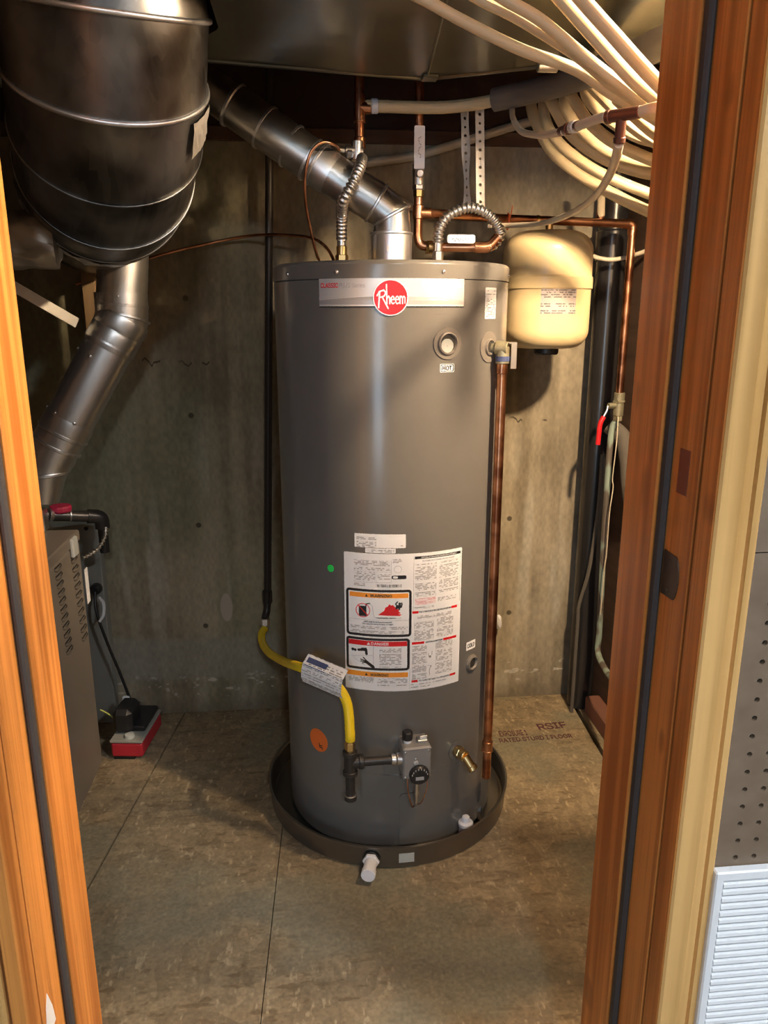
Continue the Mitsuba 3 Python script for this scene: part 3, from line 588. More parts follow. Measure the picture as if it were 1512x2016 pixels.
decal(wl, 'pink_print', UR(910, 675, 1145, 745), O1, 'mat_printpink', 0.0002)
for y, tx in ((830, 'FOR YOUR SAFETY READ BEFORE OPERATING'), (1180, 'LIGHTING INSTRUCTIONS'), (1620, 'TO TURN OFF GAS TO APPLIANCE')):
    dy = {830: 0, 1180: -5, 1620: -14}[y]
    decal(wl, 'red_bar', unary_union([UR(880, y - 16, 952 + (70 if y == 1180 else 0), y + 10), UR(1325 - (85 if y == 1180 else 0), y - 16, 1388, y + 10)]), O1, 'mat_red', 0.0003)
    lettering(wl, [rtext(tx, 962 + (75 if y == 1180 else 0), y - 12, 1318 - (85 if y == 1180 else 0), y + 6)], O1, 'mat_black')
decal(wl, 'dial_diagram', unary_union([Point(EX(1092), zV((1350 - 180) / 1545)).buffer(0.003, 8), L_([(1075, 1290), (1080, 1330)], 0.0006), L_([(1115, 1270), (1112, 1310)], 0.0006), L_([(1070, 1430), (1110, 1440), (1085, 1480), (1090, 1540)], 0.0006)]), O1, 'mat_grey', 0.0003)
decal(wl, 'rule', unary_union([UR(893, 215, 896, 820), UR(1412, 215, 1415, 780), UR(893, 818, 1415, 821), UV(855, 1110, 858, 1690), UV(120, 1700, 1360, 1703)]), O1, 'mat_greyprint', 0.0002)
# dots
s, z = hit(651, 1119); decal(wh, 'green_dot', Point(s, z).buffer(0.0088, 16), 0.0, 'mat_green', 0.0005, 'small green dot sticker')
s, z = hit(627, 1457); k = decal(wh, 'orange_sticker', Point(s, z).buffer(0.031, 24), 0.0, 'mat_sticker', 0.0005, 'round orange sticker')
decal(k, 'print', unary_union([LineString([(s + .002, z - .008), (s + .006, z - .018), (s + .012, z - .016), (s + .014, z - .02)]).buffer(.0012), LineString([(s + .004, z - .013), (s + .013, z - .011)]).buffer(.001)]), 0.0005, 'mat_black', 0.0003)
decal(k, 'fine_print', rrect(s - 0.016, s + 0.016, z + 0.002, z + 0.016, 0.004), 0.0005, 'mat_sticker', 0.0002)

# gas control valve
s, z = hit(811, 1475); zt_ = hit(811, 1437)[1]; n_ = outward(s); t_ = side(s)
gv = part(wh, 'gas_valve', None or trimesh.creation.box([0.001, 0.001, 0.001]), 'mat_grey') ; del scene[gv]
gv = wh + '__gas_valve'
def local(m, s=s, z=z, off=0.0):
    a = s / HR; R4 = np.eye(4); R4[:3, 0] = side(s); R4[:3, 1] = -outward(s); R4[:3, 2] = [0, 0, 1]; R4[:3, 3] = on(s, z, off); m.apply_transform(R4); return m
ztop_, zbot_ = hit(811, 1432)[1] - z, hit(811, 1500)[1] - z
D_ = 0.058
W_ = 0.0335
scene[gv] = mikit.ply(local(join(bx(-W_, W_, -D_, 0.004, -0.044, 0.040, 0.003), bx(-W_ - 0.001, W_ + 0.001, -D_ - 0.001, -D_ + 0.012, 0.034, 0.037, 0.001))), 'mat_grey', smooth=30); labels[gv] = {'label': 'grey gas control valve box'}
part(gv, 'dial', local(put(lathe([(0.001, 0.0), (0.024, 0.0), (0.024, 0.008), (0.021, 0.012), (0.001, 0.012)], 36), (0.004, -D_, -0.030), (0, -1, 0))), 'mat_black', label='black temperature dial')
part(gv, 'dial_marks', local(join(*[bx(0.004 + 0.019 * math.sin(a) - 0.0011, 0.004 + 0.019 * math.sin(a) + 0.0011, -D_ - 0.0128, -D_ - 0.0118, -0.030 + 0.0185 * math.cos(a) - 0.0022, -0.030 + 0.0185 * math.cos(a) + 0.0022) for a in np.linspace(-1.3, 1.3, 8)], bx(-0.006, 0.014, -D_ - 0.0125, -D_ - 0.0118, -0.040, -0.031))), 'mat_greyprint', False)
part(gv, 'knob', local(join(put(lathe([(0.001, 0.008), (0.0115, 0.008), (0.0125, 0.012), (0.0125, 0.026), (0.010, 0.029), (0.001, 0.029)], 18), (-0.018, -0.030, 0.040)))), 'mat_black', label='black control knob on top')
part(gv, 'knob_stem', local(cyl((-0.018, -0.030, 0.038), (-0.018, -0.030, 0.050), 0.009)), 'mat_white')
part(gv, 'top_fitting', local(join(bx(0.004, 0.030, -0.040, -0.020, 0.039, 0.047, 0.002), bx(0.012, 0.031, -0.030, -0.024, 0.046, 0.052, 0.001))), 'mat_steel')
for xx, zz_ in ((-0.028, 0.030), (0.028, 0.030), (-0.028, -0.037), (0.030, -0.037), (-0.003, 0.010)):
    part(gv, 'screw', local(put(lathe([(0.0032, 0), (0.003, 0.0012), (0.001, 0.002)], 10), (xx, -D_, zz_), (0, -1, 0))), 'mat_steel')
part(gv, 'indicator', local(put(lathe([(0.006, 0), (0.0055, 0.002), (0.001, 0.003)], 14), (-0.003, -D_, 0.000), (0, -1, 0))), 'mat_silver')
tubes_ = [tube(spline([(-0.018 , -0.035, -0.044), (-0.018, -0.042, -0.085), (-0.006, -0.034, -0.135), (0.004, -0.012, -0.150)], 8), 0.0016, 8), tube(spline([(0.031, -0.030, -0.040), (0.030, -0.036, -0.085), (0.018, -0.030, -0.130), (0.010, -0.010, -0.148)], 8), 0.0012, 8)]
part(gv, 'pilot_wire', local(join(*tubes_)), 'mat_copper')
part(gv, 'burner_tube', local(join(cyl((0.006, -0.030, -0.044), (0.006, -0.030, -0.098), 0.0042), cyl((0.006, -0.030, -0.096), (0.006, -0.030, -0.108), 0.0052), tube(spline([(0.006, -0.030, -0.106), (0.006, -0.028, -0.130), (0.008, -0.012, -0.150), (0.008, 0.004, -0.156)], 6), 0.004, 10))), 'mat_steel')
decal(wh, 'pilot_opening', affinity.scale(Point(s + 0.004, z - 0.150).buffer(0.020, 16), 1.0, 1.4), 0.0, 'mat_hole', 0.0008)
part(gv, 'inlet_collar', local(join(cyl((-W_ - 0.012, -0.032, -0.002), (-W_ + 0.002, -0.032, -0.002), 0.0155))), 'mat_steel')
# where the gas train starts, in world space
GV_S, GV_Z = s, z
gas_in = on(s, z - 0.002, 0.032) - t_ * (W_ + 0.012)

# drain valve and relief valve belong to the heater
s, z = hit(898, 1477); n_ = outward(s); a0 = on(s, z)
dv = wh + '__drain_valve'
scene[dv] = mikit.ply(join(cyl(a0 - n_ * 0.004, a0 + n_ * 0.035, 0.013), hexnut(a0 + n_ * 0.010, a0 + n_ * 0.020, 0.016)), 'mat_brass', smooth=30); labels[dv] = {'label': 'brass drain valve'}
e = a0 + n_ * 0.032; d_ = n_ * 0.6 + side(s) * 0.25 + np.array([0, 0, -0.75])
part(dv, 'spout', join(cyl(e, e + d_ * 0.035, 0.0105), cyl(e + d_ * 0.028, e + d_ * 0.040, 0.0125)), 'mat_brass')
part(dv, 'flange', put(lathe([(0.014, 0), (0.024, 0.0), (0.024, 0.002), (0.014, 0.003)], 24), a0, n_), 'mat_heater')
s, z = hit(968, 684); n_ = outward(s); a0 = on(s, z)
rv = wh + '__relief_valve'
body_end = PY(990, 684, (a0 + n_ * 0.05)[1])
ax = (n_ * 0.75 + side(s) * 0.65); ax /= np.linalg.norm(ax)
b0 = PY(990, 686, a0[1] - 0.012)
scene[rv] = mikit.ply(join(cyl(a0 - n_ * 0.005, a0 + (b0 - a0) * 0.55, 0.011), cyl(a0 + (b0 - a0) * 0.35, b0 + (b0 - a0) * 0.45, 0.016), cyl(b0 + [0, 0, 0.004], b0 - [0, 0, 0.034], 0.0155)), 'mat_oldbrass', smooth=30); labels[rv] = {'label': 'brass temperature and pressure relief valve'}
part(rv, 'lever', join(bx(b0[0] + 0.016, b0[0] + 0.030, b0[1] - 0.012, b0[1] - 0.009, b0[2] - 0.045, b0[2] + 0.012, 0.001), bx(b0[0] + 0.010, b0[0] + 0.030, b0[1] - 0.012, b0[1] + 0.010, b0[2] + 0.010, b0[2] + 0.014, 0.001)), 'mat_steel')
part(rv, 'tag', put(lathe([(0.0162, 0), (0.0165, 0.001), (0.0165, 0.010), (0.0162, 0.011)], 24), b0 - [0, 0, 0.028]), 'mat_navy', label='blue data band')
rp = thing('discharge_pipe', 'long copper discharge pipe running down the right side of the water heater', 'pipe')
zb_ = PY(963, 1462, b0[1])[2]
part(rp, 'pipe', tube([b0 - [0, 0, 0.030], b0 * [1, 1, 0] + [0, 0, zb_ - 0.10]], 0.0112, 18), 'mat_copper')
part(rp, 'collar', cyl(b0 - [0, 0, 0.056], b0 - [0, 0, 0.030], 0.0128), 'mat_copper')
part(rp, 'coupling', join(cyl(b0 * [1, 1, 0] + [0, 0, zb_ - 0.02], b0 * [1, 1, 0] + [0, 0, zb_ + 0.006], 0.0135), cyl(b0 * [1, 1, 0] + [0, 0, zb_ - 0.024], b0 * [1, 1, 0] + [0, 0, zb_ - 0.019], 0.015)), 'mat_copper')

# drain pan
PR = 0.331
pan = thing('drain_pan', 'shallow round metal drain pan under the water heater', 'drain pan')
PC = np.array([HC[0] - 0.005, HC[1] + 0.005])
scene[pan] = mikit.ply(put(lathe([(0.001, 0.001), (PR - 0.004, 0.001), (PR, 0.004), (PR + 0.002, 0.056), (PR + 0.006, 0.060), (PR + 0.006, 0.064), (PR + 0.001, 0.065), (PR - 0.003, 0.061), (PR - 0.005, 0.010), (PR - 0.012, 0.006), (0.001, 0.006)], 140), (PC[0], PC[1], 0)), 'mat_heater' if False else 'mat_panmetal', smooth=30)
mat('mat_panmetal', base_color=(0.20, 0.195, 0.185), metallic=0.9, roughness=0.28)
f0 = PZ(727, 1712, 0.030)
ang = math.atan2(f0[0] - PC[0], -(f0[1] - PC[1])); dn = np.array([math.sin(ang), -math.cos(ang), 0])
w0 = np.array([PC[0], PC[1], 0.030]) + dn * (PR + 0.002)
pf = thing('pan_drain_fitting', 'white plastic drain fitting on the front of the pan', 'pipe fitting')
part(pf, 'stub', cyl(w0 - dn * 0.012, w0 + dn * 0.050, 0.0155), 'mat_pvc')
part(pf, 'cap', join(cyl(w0 + dn * 0.044, w0 + dn * 0.062, 0.0175), ), 'mat_pvc')
part(pf, 'gasket', cyl(w0 + dn * 0.001, w0 + dn * 0.006, 0.0215), 'mat_black')
part(pf, 'nut', hexnut(w0 + dn * 0.006, w0 + dn * 0.016, 0.021), 'mat_pvc')
a = math.atan2(PZ(803, 1700, 0.03)[0] - PC[0], -(PZ(803, 1700, 0.03)[1] - PC[1])); dd = np.array([math.sin(a), -math.cos(a), 0]); ss_ = np.array([math.cos(a), math.sin(a), 0])
mm = bx(-0.019, 0.019, -0.0008, 0.0006, 0.018, 0.044); R4 = np.eye(4); R4[:3, 0] = ss_; R4[:3, 1] = -dd; R4[:3, 3] = np.array([PC[0], PC[1], 0]) + dd * (PR + 0.0012); mm.apply_transform(R4)
scene[pan + '__sticker'] = mikit.ply(mm, 'mat_plastic'); labels[pan + '__sticker'] = {'label': 'pale sticker on the rim'}
q = PZ(922, 1640, 0.03); a = math.atan2(q[0] - PC[0], -(q[1] - PC[1])); q = np.array([PC[0] + 0.3035 * math.sin(a), PC[1] - 0.3035 * math.cos(a), 0.0065])
k = thing('plastic_plug', 'grey and white plastic plug standing in the pan beside the heater', 'pipe fitting')
part(k, 'body', cyl(q, q + [0, 0, 0.042], 0.0180), 'mat_plugbody'); mat('mat_plugbody', base_color=(0.42, 0.38, 0.42), roughness=0.5)
part(k, 'cap', cyl(q + [0, 0, 0.042], q + [0, 0, 0.052], 0.0192), 'mat_pvc')
part(k, 'post', cyl(q + [0, 0, 0.052], q + [0, 0, 0.068], 0.010, 8), 'mat_pvc')
k = thing('crumpled_foil', 'crumpled shiny scrap of plastic behind the plug in the pan', 'scrap')
pts = np.random.RandomState(4).normal(0, 1, (26, 3)); pts /= np.linalg.norm(pts, axis=1, keepdims=True); pts *= np.random.RandomState(5).uniform(0.5, 1.1, (26, 1)); hh_ = trimesh.Trimesh(pts * [0.010, 0.014, 0.028]).convex_hull
qq = PZ(948, 1622, 0.008); hh_.apply_translation(qq + [-0.004, 0.008, 0.030]); scene[k] = mikit.ply(hh_, 'mat_steel', smooth=False)

# ------------------------------------------------------------------ gas line and yellow connector
t_ = side(GV_S); n_ = outward(GV_S)
g0 = gas_in + t_ * 0.001
tee = PY(689, 1472, g0[1] - 0.004); tee[2] = g0[2]
gt = thing('gas_tee', 'black iron gas tee with drip leg and nipple at the control valve', 'pipe fitting')
part(gt, 'nipple', cyl(tee, g0, 0.0105), 'mat_iron')
part(gt, 'nipple_ring', join(cyl(tee + (g0 - tee) * 0.22, tee + (g0 - tee) * 0.30, 0.0115), cyl(tee + (g0 - tee) * 0.88, tee + (g0 - tee) * 0.99, 0.0135)), 'mat_steel')
part(gt, 'body', join(cyl(tee - [0, 0, 0.030], tee + [0, 0, 0.030], 0.0145), cyl(tee + [0, 0, 0.020], tee + [0, 0, 0.032], 0.0175), cyl(tee - [0, 0, 0.032], tee - [0, 0, 0.020], 0.0175), cyl(tee, tee + t_ * 0.030, 0.0145), cyl(tee + t_ * 0.020, tee + t_ * 0.032, 0.0175)), 'mat_iron')
part(gt, 'drip_leg', cyl(tee - [0, 0, 0.030], tee - [0, 0, 0.088], 0.0112), 'mat_iron')
part(gt, 'end_cap', cyl(tee - [0, 0, 0.086], tee - [0, 0, 0.100], 0.0145), 'mat_iron')
part(gt, 'end_cap_rim', cyl(tee - [0, 0, 0.0875], tee - [0, 0, 0.0845], 0.0150), 'mat_steel')
GTOP, GP = PY(531, 150, 2.335), PY(527, 1188, 2.335)
gpipe = thing('wall_gas_pipe', 'black iron gas pipe running down the concrete wall left of the heater', 'pipe')
zlow = GP[2]
part(gpipe, 'pipe', tube([GTOP + (GTOP - GP) * 0.25, GP], 0.0115, 18), 'mat_iron')
part(gpipe, 'coupling', cyl([GP[0], GP[1], zlow + 0.004], [GP[0], GP[1], zlow + 0.045], 0.0155), 'mat_iron')
part(gpipe, 'bend', tube(spline([[GP[0], GP[1], zlow + 0.01], [GP[0] - 0.003, GP[1] - 0.008, zlow - 0.02], [GP[0] - 0.009, GP[1] - 0.022, zlow - 0.042]]), 0.0115, 16), 'mat_iron')
gh = thing('gas_connector', 'yellow flexible gas connector hose looping from the wall pipe to the heater', 'gas hose')
h0 = np.array([GP[0] - 0.009, GP[1] - 0.022, zlow - 0.042])
def near(px, py, off): q = hit(px, py, HR + off); return on(q[0], q[1], off)
hp = [h0 + [0, -0.006, -0.030], PY(515, 1248, 2.27), PY(517, 1266, 2.22), PY(529, 1284, 2.13), PY(556, 1301, 1.98), near(590, 1313, 0.045), near(640, 1332, 0.05), near(668, 1356, 0.05), near(684, 1388, 0.05), tee + [0.0005, 0, 0.080], tee + [0.0005, 0, 0.060]]
part(gh, 'hose', tube(spline(hp, 12), 0.0118, 20), 'mat_yellow')
part(gh, 'nut', join(hexnut(tee + [0, 0, 0.034], tee + [0, 0, 0.056], 0.0125), cyl(tee + [0, 0, 0.03], tee + [0, 0, 0.066], 0.0100)), 'mat_brass')
part(gh, 'nut', join(hexnut(h0 + [0, -0.002, 0.000], h0 + [0, -0.006, -0.022], 0.0155), cyl(h0, h0 + [0, -0.010, -0.036], 0.0125)), 'mat_steel')
# paper tag folded around the hose
c0, c1 = near(604, 1312, 0.052), near(682, 1345, 0.056)
ax = c1 - c0; L = np.linalg.norm(ax); ax /= L
up_ = np.array([0, 0, 1.0]) - ax * ax[2]; up_ /= np.linalg.norm(up_); nn = np.cross(up_, ax); nn = nn if nn[1] < 0 else -nn
rows = [(-0.036, 0.010), (-0.020, 0.0195), (0.0, 0.0220), (0.018, 0.0185), (0.034, -0.002)]
V, Fc, UVt = [], [], []
for th in (0.0, 0.0006):
    for (u, w) in rows:
        for e in (0, 0.5, 1): V.append(c0 + ax * (L * e) + up_ * u + nn * (w + th)); UVt.append((e * L, u))
def gi(k, i, j): return k * 15 + i * 3 + j
for i in range(4):
    for j in range(2):
        Fc += [[gi(1, i, j), gi(1, i, j + 1), gi(1, i + 1, j + 1)], [gi(1, i, j), gi(1, i + 1, j + 1), gi(1, i + 1, j)], [gi(0, i, j), gi(0, i + 1, j + 1), gi(0, i, j + 1)], [gi(0, i, j), gi(0, i + 1, j), gi(0, i + 1, j + 1)]]
tagm = trimesh.Trimesh(np.array(V), np.array(Fc), process=False)
part(gh, 'tag', tagm, 'mat_print', False, 'white printed paper tag wrapped around the hose', uv=np.array(UVt))
mm = np.array([c0 + ax * (L * a) + up_ * u + nn * (0.0195 if u < 0.025 else 0.004) for a, u in ((0.06, 0.016), (0.55, 0.016), (0.55, 0.030), (0.06, 0.030))])
mm = np.vstack([mm + nn * 0.0006, mm + nn * 0.0012])
part(gh + '__tag', 'header_bar', trimesh.Trimesh(mm).convex_hull, 'mat_navy', False)

# ------------------------------------------------------------------ heater flue and water connections
def gore(points, r, key, m, seams, n=36):
    pass
FY = HC[1] - 0.02
fl = thing('heater_flue', 'galvanized vent pipe rising from the heater and slanting up behind the big duct', 'vent pipe')
col = PY(771, 480, FY); fx, fr = col[0], 0.046
part(fl, 'collar', put(lathe([(fr + 0.002, 0), (fr + 0.002, 0.064), (fr + 0.004, 0.066), (fr + 0.004, 0.070), (fr, 0.071), (fr - 0.002, 0.071), (fr - 0.002, 0.0)], 48), (fx, FY, HTOP + 0.003)), 'mat_galv')
part(fl, 'hand_mark', put(lathe([(fr + 0.0023, 0.018), (fr + 0.0026, 0.018), (fr + 0.0026, 0.044), (fr + 0.0023, 0.044)], 48).slice_plane([0, 0, 0], [0.25, -0.0, 0]).slice_plane([0.0, 0, 0], [-1, -2.6, 0]) if False else trimesh.creation.box([0.004, 0.001, 0.012], transform=None), (fx - 0.014, FY - fr - 0.0015, HTOP + 0.035)), 'mat_greyprint', False)
top0 = np.array([fx, FY, HTOP + 0.07])
path = [top0, np.array([fx, FY, PY(770, 425, FY)[2]]), PY(741, 400, FY), PY(686, 366, FY), PY(640, 335, FY), PY(560, 279, FY + 0.01), PY(480, 222, FY + 0.03), PY(405, 166, FY + 0.06)]
path += [path[-1] + [-0.07, 0.0, 0.02], path[-1] + [-0.45, 0.0, 0.03]]
el = fillet(path[:4], 0.05, 6)
def gored(pts, r, name, m, ringr=0.0025):
    part(fl, name, tube(pts, r, 44, caps=False), m, 20)
part(fl, 'elbow', join(*[tube([path[i] + (path[i + 1] - path[i]) * 0.0, path[i + 1]], 0.0455, 44, caps=False) for i in range(0, 0)], tube(path[:4], [0.0455, 0.0455, 0.0465, 0.0455], 44, caps=False)), 'mat_flue', 20)
part(fl, 'pipe', tube(resample(fillet(path[3:], 0.03), 0.03), 0.047, 44, caps=False), 'mat_flue', 40)
def band(c, d, r, w, h): d = np.asarray(d) / np.linalg.norm(d); return put(lathe([(r - 0.001, -w / 2), (r + h, -w / 4), (r + h, w / 4), (r - 0.001, w / 2)], 44), c, d)
dirn = path[6] - path[4]
for a, b in ((1, 0), (2, 0), (3, 0)):
    part(fl, 'seam', band(path[a], path[a + 1] - path[a - 1], 0.0465, 0.008, 0.003), 'mat_galv')
for (px, py) in ((455, 205), (520, 250), (573, 288), (612, 316), (625, 325), (700, 375)):
    c = PY(px, py, FY - 0.02)
    tt = (c[0] - path[4][0]) / (path[6][0] - path[4][0]) if px < 640 else None
    c = (path[4] + (path[6] - path[4]) * tt) if tt is not None else path[3] + (path[2] - path[3]) * 0.15
    part(fl, 'seam', band(c, dirn, 0.0475, 0.010, 0.003), 'mat_galv')
c = path[4] + (path[5] - path[4]) * 0.05
part(fl, 'label', band(c - dirn / np.linalg.norm(dirn) * 0.0, dirn, 0.0472, 0.05, 0.0006), 'mat_tape', label='foil-like band around the pipe')

def pipe(name, label, cat, pts, r, m, n=16, rad=0.03, group=None):
    return solo(name, label, cat, tube(fillet(pts, rad), r, n), m, 35, group)
# left (outlet) side: corrugated connector up to the valve
LY = HC[1] + 0.0
n0 = PY(673, 505, LY); n0[2] = HTOP + 0.003
lc = thing('water_connector', 'bent corrugated steel water connector rising from the brass nut left of the flue', 'water connector')
part(lc, 'nut', join(hexnut(n0, n0 + [0, 0, 0.022], 0.0155), cyl(n0 + [0, 0, 0.018], n0 + [0, 0, 0.042], 0.0125), cyl(n0, n0 + [0, 0, 0.006], 0.018)), 'mat_brass')
part(lc, 'collar', cyl(n0 + [0, 0, 0.040], n0 + [0, 0, 0.062], 0.0105), 'mat_steel')
pth = spline([n0 + [0, 0, 0.058], PY(673, 425, LY - 0.04), PY(676, 395, LY - 0.095), PY(695, 360, LY - 0.11), PY(708, 330, LY - 0.085), PY(713, 312, LY - 0.03)], 14)
part(lc, 'hose', rings(pth, 0.0115, 0.0014, 0.0085), 'mat_steel', True)
vp = PY(703, 298, LY)
lv = thing('tap_valve', 'chrome saddle valve at the foot of the left copper riser', 'valve')
part(lv, 'body', join(cyl(vp - [0, 0, 0.020], vp + [0, 0, 0.022], 0.0135), cyl(vp - [0.028, 0.004, 0], vp + [0.014, 0, 0], 0.0105), hexnut(vp - [0.012, 0.002, 0.004], vp - [0.026, 0.004, 0.004], 0.013)), 'mat_steel')
part(lv, 'stem', cyl(vp - [0.028, 0.004, 0.0], vp - [0.042, 0.006, -0.002], 0.006), 'mat_steel')
lr = thing('copper_riser', 'copper riser with a tee above the chrome valve, left of the flue elbow', 'copper pipe')
rt = PY(708, 212, LY + 0.01)
rtop = rt + [0, 0, 0.32]
vb = np.array([rt[0], rt[1], vp[2] + 0.012])
part(lr, 'pipe', tube([vb, rtop], 0.0112, 18), 'mat_copper')
part(lr, 'tee', join(cyl(rt - [0, 0, 0.028], rt + [0, 0, 0.028], 0.0135), cyl(rt, rt + [0.026, 0.0, 0.0], 0.0135), cyl(rt - [0, 0, 0.032], rt - [0, 0, 0.026], 0.0145)), 'mat_copper')
part(lr, 'coupling', cyl(vb - [0, 0, 0.004], vb + [0, 0, 0.02], 0.0135), 'mat_copper')
wp = thing('supply_tube', 'thick white plastic supply tube running right from the copper tee into foam insulation', 'pipe')
pts = spline([rt + [0.022, 0, 0.002], PY(735, 209, LY + 0.01), PY(850, 212, LY), PY(920, 207, LY - 0.02), PY(985, 195, LY - 0.06), PY(1040, 182, LY - 0.10)], 10)
m_, u_ = tube(pts, 0.0135, 18, uv=True)
part(wp, 'tube', m_, 'mat_pex', True, uv=u_)
part(wp, 'collar', cyl(PY(731, 209, LY + 0.01), PY(744, 209, LY + 0.01), 0.0162), 'mat_pvc')
fi = thing('foam_insulation', 'dark grey foam sleeve over the white supply tube', 'pipe insulation')
scene[fi] = mikit.ply(tube(spline([PY(972, 197, LY - 0.05), PY(1040, 182, LY - 0.10), PY(1120, 160, LY - 0.25), PY(1230, 118, LY - 0.50), PY(1320, 78, LY - 0.64), PY(1440, 40, LY - 0.74)], 10), 0.0245, 20), 'mat_insul', smooth=35)
# right (inlet) side
rn = PY(862, 508, LY - 0.01); rn[2] = HTOP + 0.002
rc = thing('water_connector', 'corrugated steel water connector arching right from the heater top to the copper elbow', 'water connector')
part(rc, 'nut', join(cyl(rn, rn + [0, 0, 0.03], 0.011), hexnut(rn + [0, 0, 0.008], rn + [0, 0, 0.032], 0.013), cyl(rn + [0, 0, 0.03], rn + [0, 0, 0.055], 0.0105)), 'mat_steel')
pth = spline([rn + [0, 0, 0.05], PY(866, 450, LY - 0.01), PY(884, 424, LY - 0.015), PY(925, 409, LY - 0.02), PY(963, 424, LY - 0.02), PY(984, 455, LY - 0.015), PY(976, 478, LY - 0.01), PY(957, 488, LY - 0.01)], 14)
part(rc, 'hose', rings(pth, 0.0115, 0.0014, 0.0085), 'mat_steel', True)
cv = thing('copper_supply', 'copper supply pipe dropping to the heater and turning right under the white tag', 'copper pipe')
a_, b_, c_ = PY(825, 258, LY + 0.03), PY(826, 484, LY + 0.03), PY(856, 486, LY + 0.03)
x_ = (PY(826, 420, LY + 0.03))
pts = fillet([a_ + [0, 0, 0.34], [a_[0], a_[1], b_[2]], PY(862, 487, LY + 0.02), PY(955, 487, LY - 0.008)], 0.035)
part(cv, 'pipe', tube(pts, 0.0108, 18), 'mat_copper', 40)
part(cv, 'tee', join(cyl(PY(826, 432, LY + 0.03) * [0, 1, 1] + [a_[0], 0, 0], PY(826, 404, LY + 0.03) * [0, 1, 1] + [a_[0], 0, 0], 0.0132), cyl(x_, x_ + [0.028, 0, 0], 0.0132)), 'mat_copper')
part(cv, 'union', join(cyl(PY(842, 487, LY + 0.025), PY(852, 487, LY + 0.025), 0.0155), hexnut(PY(838, 487, LY + 0.025), PY(844, 487, LY + 0.025), 0.0165)), 'mat_brass')
part(cv, 'elbow', tube(fillet([PY(935, 487, LY - 0.005), PY(965, 487, LY - 0.01), PY(982, 466, LY - 0.012)], 0.03), 0.0132, 18), 'mat_copper', 40)
bv = thing('ball_valve', 'upright ball valve on the copper drop with a white labelled handle', 'valve')
v0 = np.array([a_[0], a_[1] - 0.002, PY(826, 345, LY + 0.03)[2]])
part(bv, 'body', join(cyl(v0 - [0, 0, 0.024], v0 + [0, 0, 0.024], 0.0145), hexnut(v0 - [0, 0, 0.034], v0 - [0, 0, 0.020], 0.0145), cyl(v0, v0 - [0, 0.026, 0], 0.009)), 'mat_steel')
part(bv, 'union', join(hexnut(v0 - [0, 0, 0.050], v0 - [0, 0, 0.032], 0.0125)), 'mat_brass')
hz0, hz1 = PY(827, 330, LY)[2], PY(827, 250, LY)[2]
hx = PY(827, 300, LY - 0.01)[0]
part(bv, 'handle', extr(sbox(-0.0095, 0, 0.0095, hz1 - hz0).buffer(0.003, 4), 0.003).apply_transform(np.array([[1, 0, 0, hx], [0, 0, -1, v0[1] - 0.026], [0, 1, 0, hz0], [0, 0, 0, 1.0]])), 'mat_pvc', label='white labelled handle')
hm = []
for i, ch in enumerate('HOTH2O'):
    t = meshkit.text_mesh(ch, 0.008, 0.0006); t.apply_translation([-t.bounds[:, 0].mean(), 0, 0]); t.apply_translation([0, hz1 - hz0 - 0.018 - i * 0.011, 0]); hm.append(t)
hm = [tube([(0.004 * math.sin(k * 1.9), 0.02 + k * 0.007, 0.0), (0.004 * math.sin(k * 1.9 + 2), 0.024 + k * 0.007, 0.0)], 0.0007, 6) for k in range(7)]
part(bv + '__handle', 'handwriting', join(*hm).apply_transform(np.array([[1, 0, 0, hx], [0, 0, -1, v0[1] - 0.0292], [0, 1, 0, hz0], [0, 0, 0, 1.0]])), 'mat_grey', False)
tg = thing('paper_tag', 'small white rounded tag on the copper pipe under the steel arch', 'tag')
ta, tb = PY(880, 479, LY - 0.02), PY(936, 462, LY - 0.02)
w_, h_ = tb[0] - ta[0], tb[2] - ta[2]
scene[tg] = mikit.ply(extr(sbox(0.006, 0.006, w_ - 0.006, h_ - 0.006).buffer(0.006, 5), 0.001).apply_transform(np.array([[1, 0, 0, ta[0]], [0, 0, -1, ta[1]], [0, 1, 0, ta[2]], [0, 0, 0, 1.0]])), 'mat_pvc')
sc = [(0.012 + 0.0035 * k, h_ * 0.42 + 0.004 * math.sin(k * 2.3), 0) for k in range(13)]
scene[tg + '__handwriting'] = mikit.ply(tube(spline(sc, 5), 0.0006, 6).apply_transform(np.array([[1, 0, 0, ta[0]], [0, 0, -1, ta[1] - 0.0012], [0, 1, 0, ta[2]], [0, 0, 0, 1.0]])), 'mat_navy')
# long horizontal copper pipe to the right, with drop and tank
hy = LY + 0.03
TY = 2.13
hpip = thing('copper_branch', 'horizontal copper branch above the cream tank, turning down at the right', 'copper pipe')
e0_, e1_ = x_ + [0.02, 0, 0], PY(1246, 441, TY + 0.04)
part(hpip, 'pipe', tube(fillet([e0_, PY(1000, 431, TY - 0.02), e1_, [e1_[0], e1_[1], PY(1215, 775, TY + 0.04)[2]]], 0.02), 0.0112, 18), 'mat_copper', 40)
part(hpip, 'elbow', tube(fillet([e1_ - [0.03, 0.0, 0], e1_, e1_ - [0, 0, 0.03]], 0.02), 0.0135, 18), 'mat_copper', 40)
part(hpip, 'coupling', cyl(PY(1055, 434, TY - 0.01), PY(1062, 434, TY - 0.01), 0.0135), 'mat_brass')
tc = PY(1075, 570, TY); tr = 0.1205
z1_, z0_ = PY(1078, 452, TY)[2], PY(1070, 695, TY)[2] + 0.012
tk = thing('expansion_tank', 'cream expansion tank hanging from the copper branch right of the heater', 'expansion tank')
Ht = z1_ - z0_
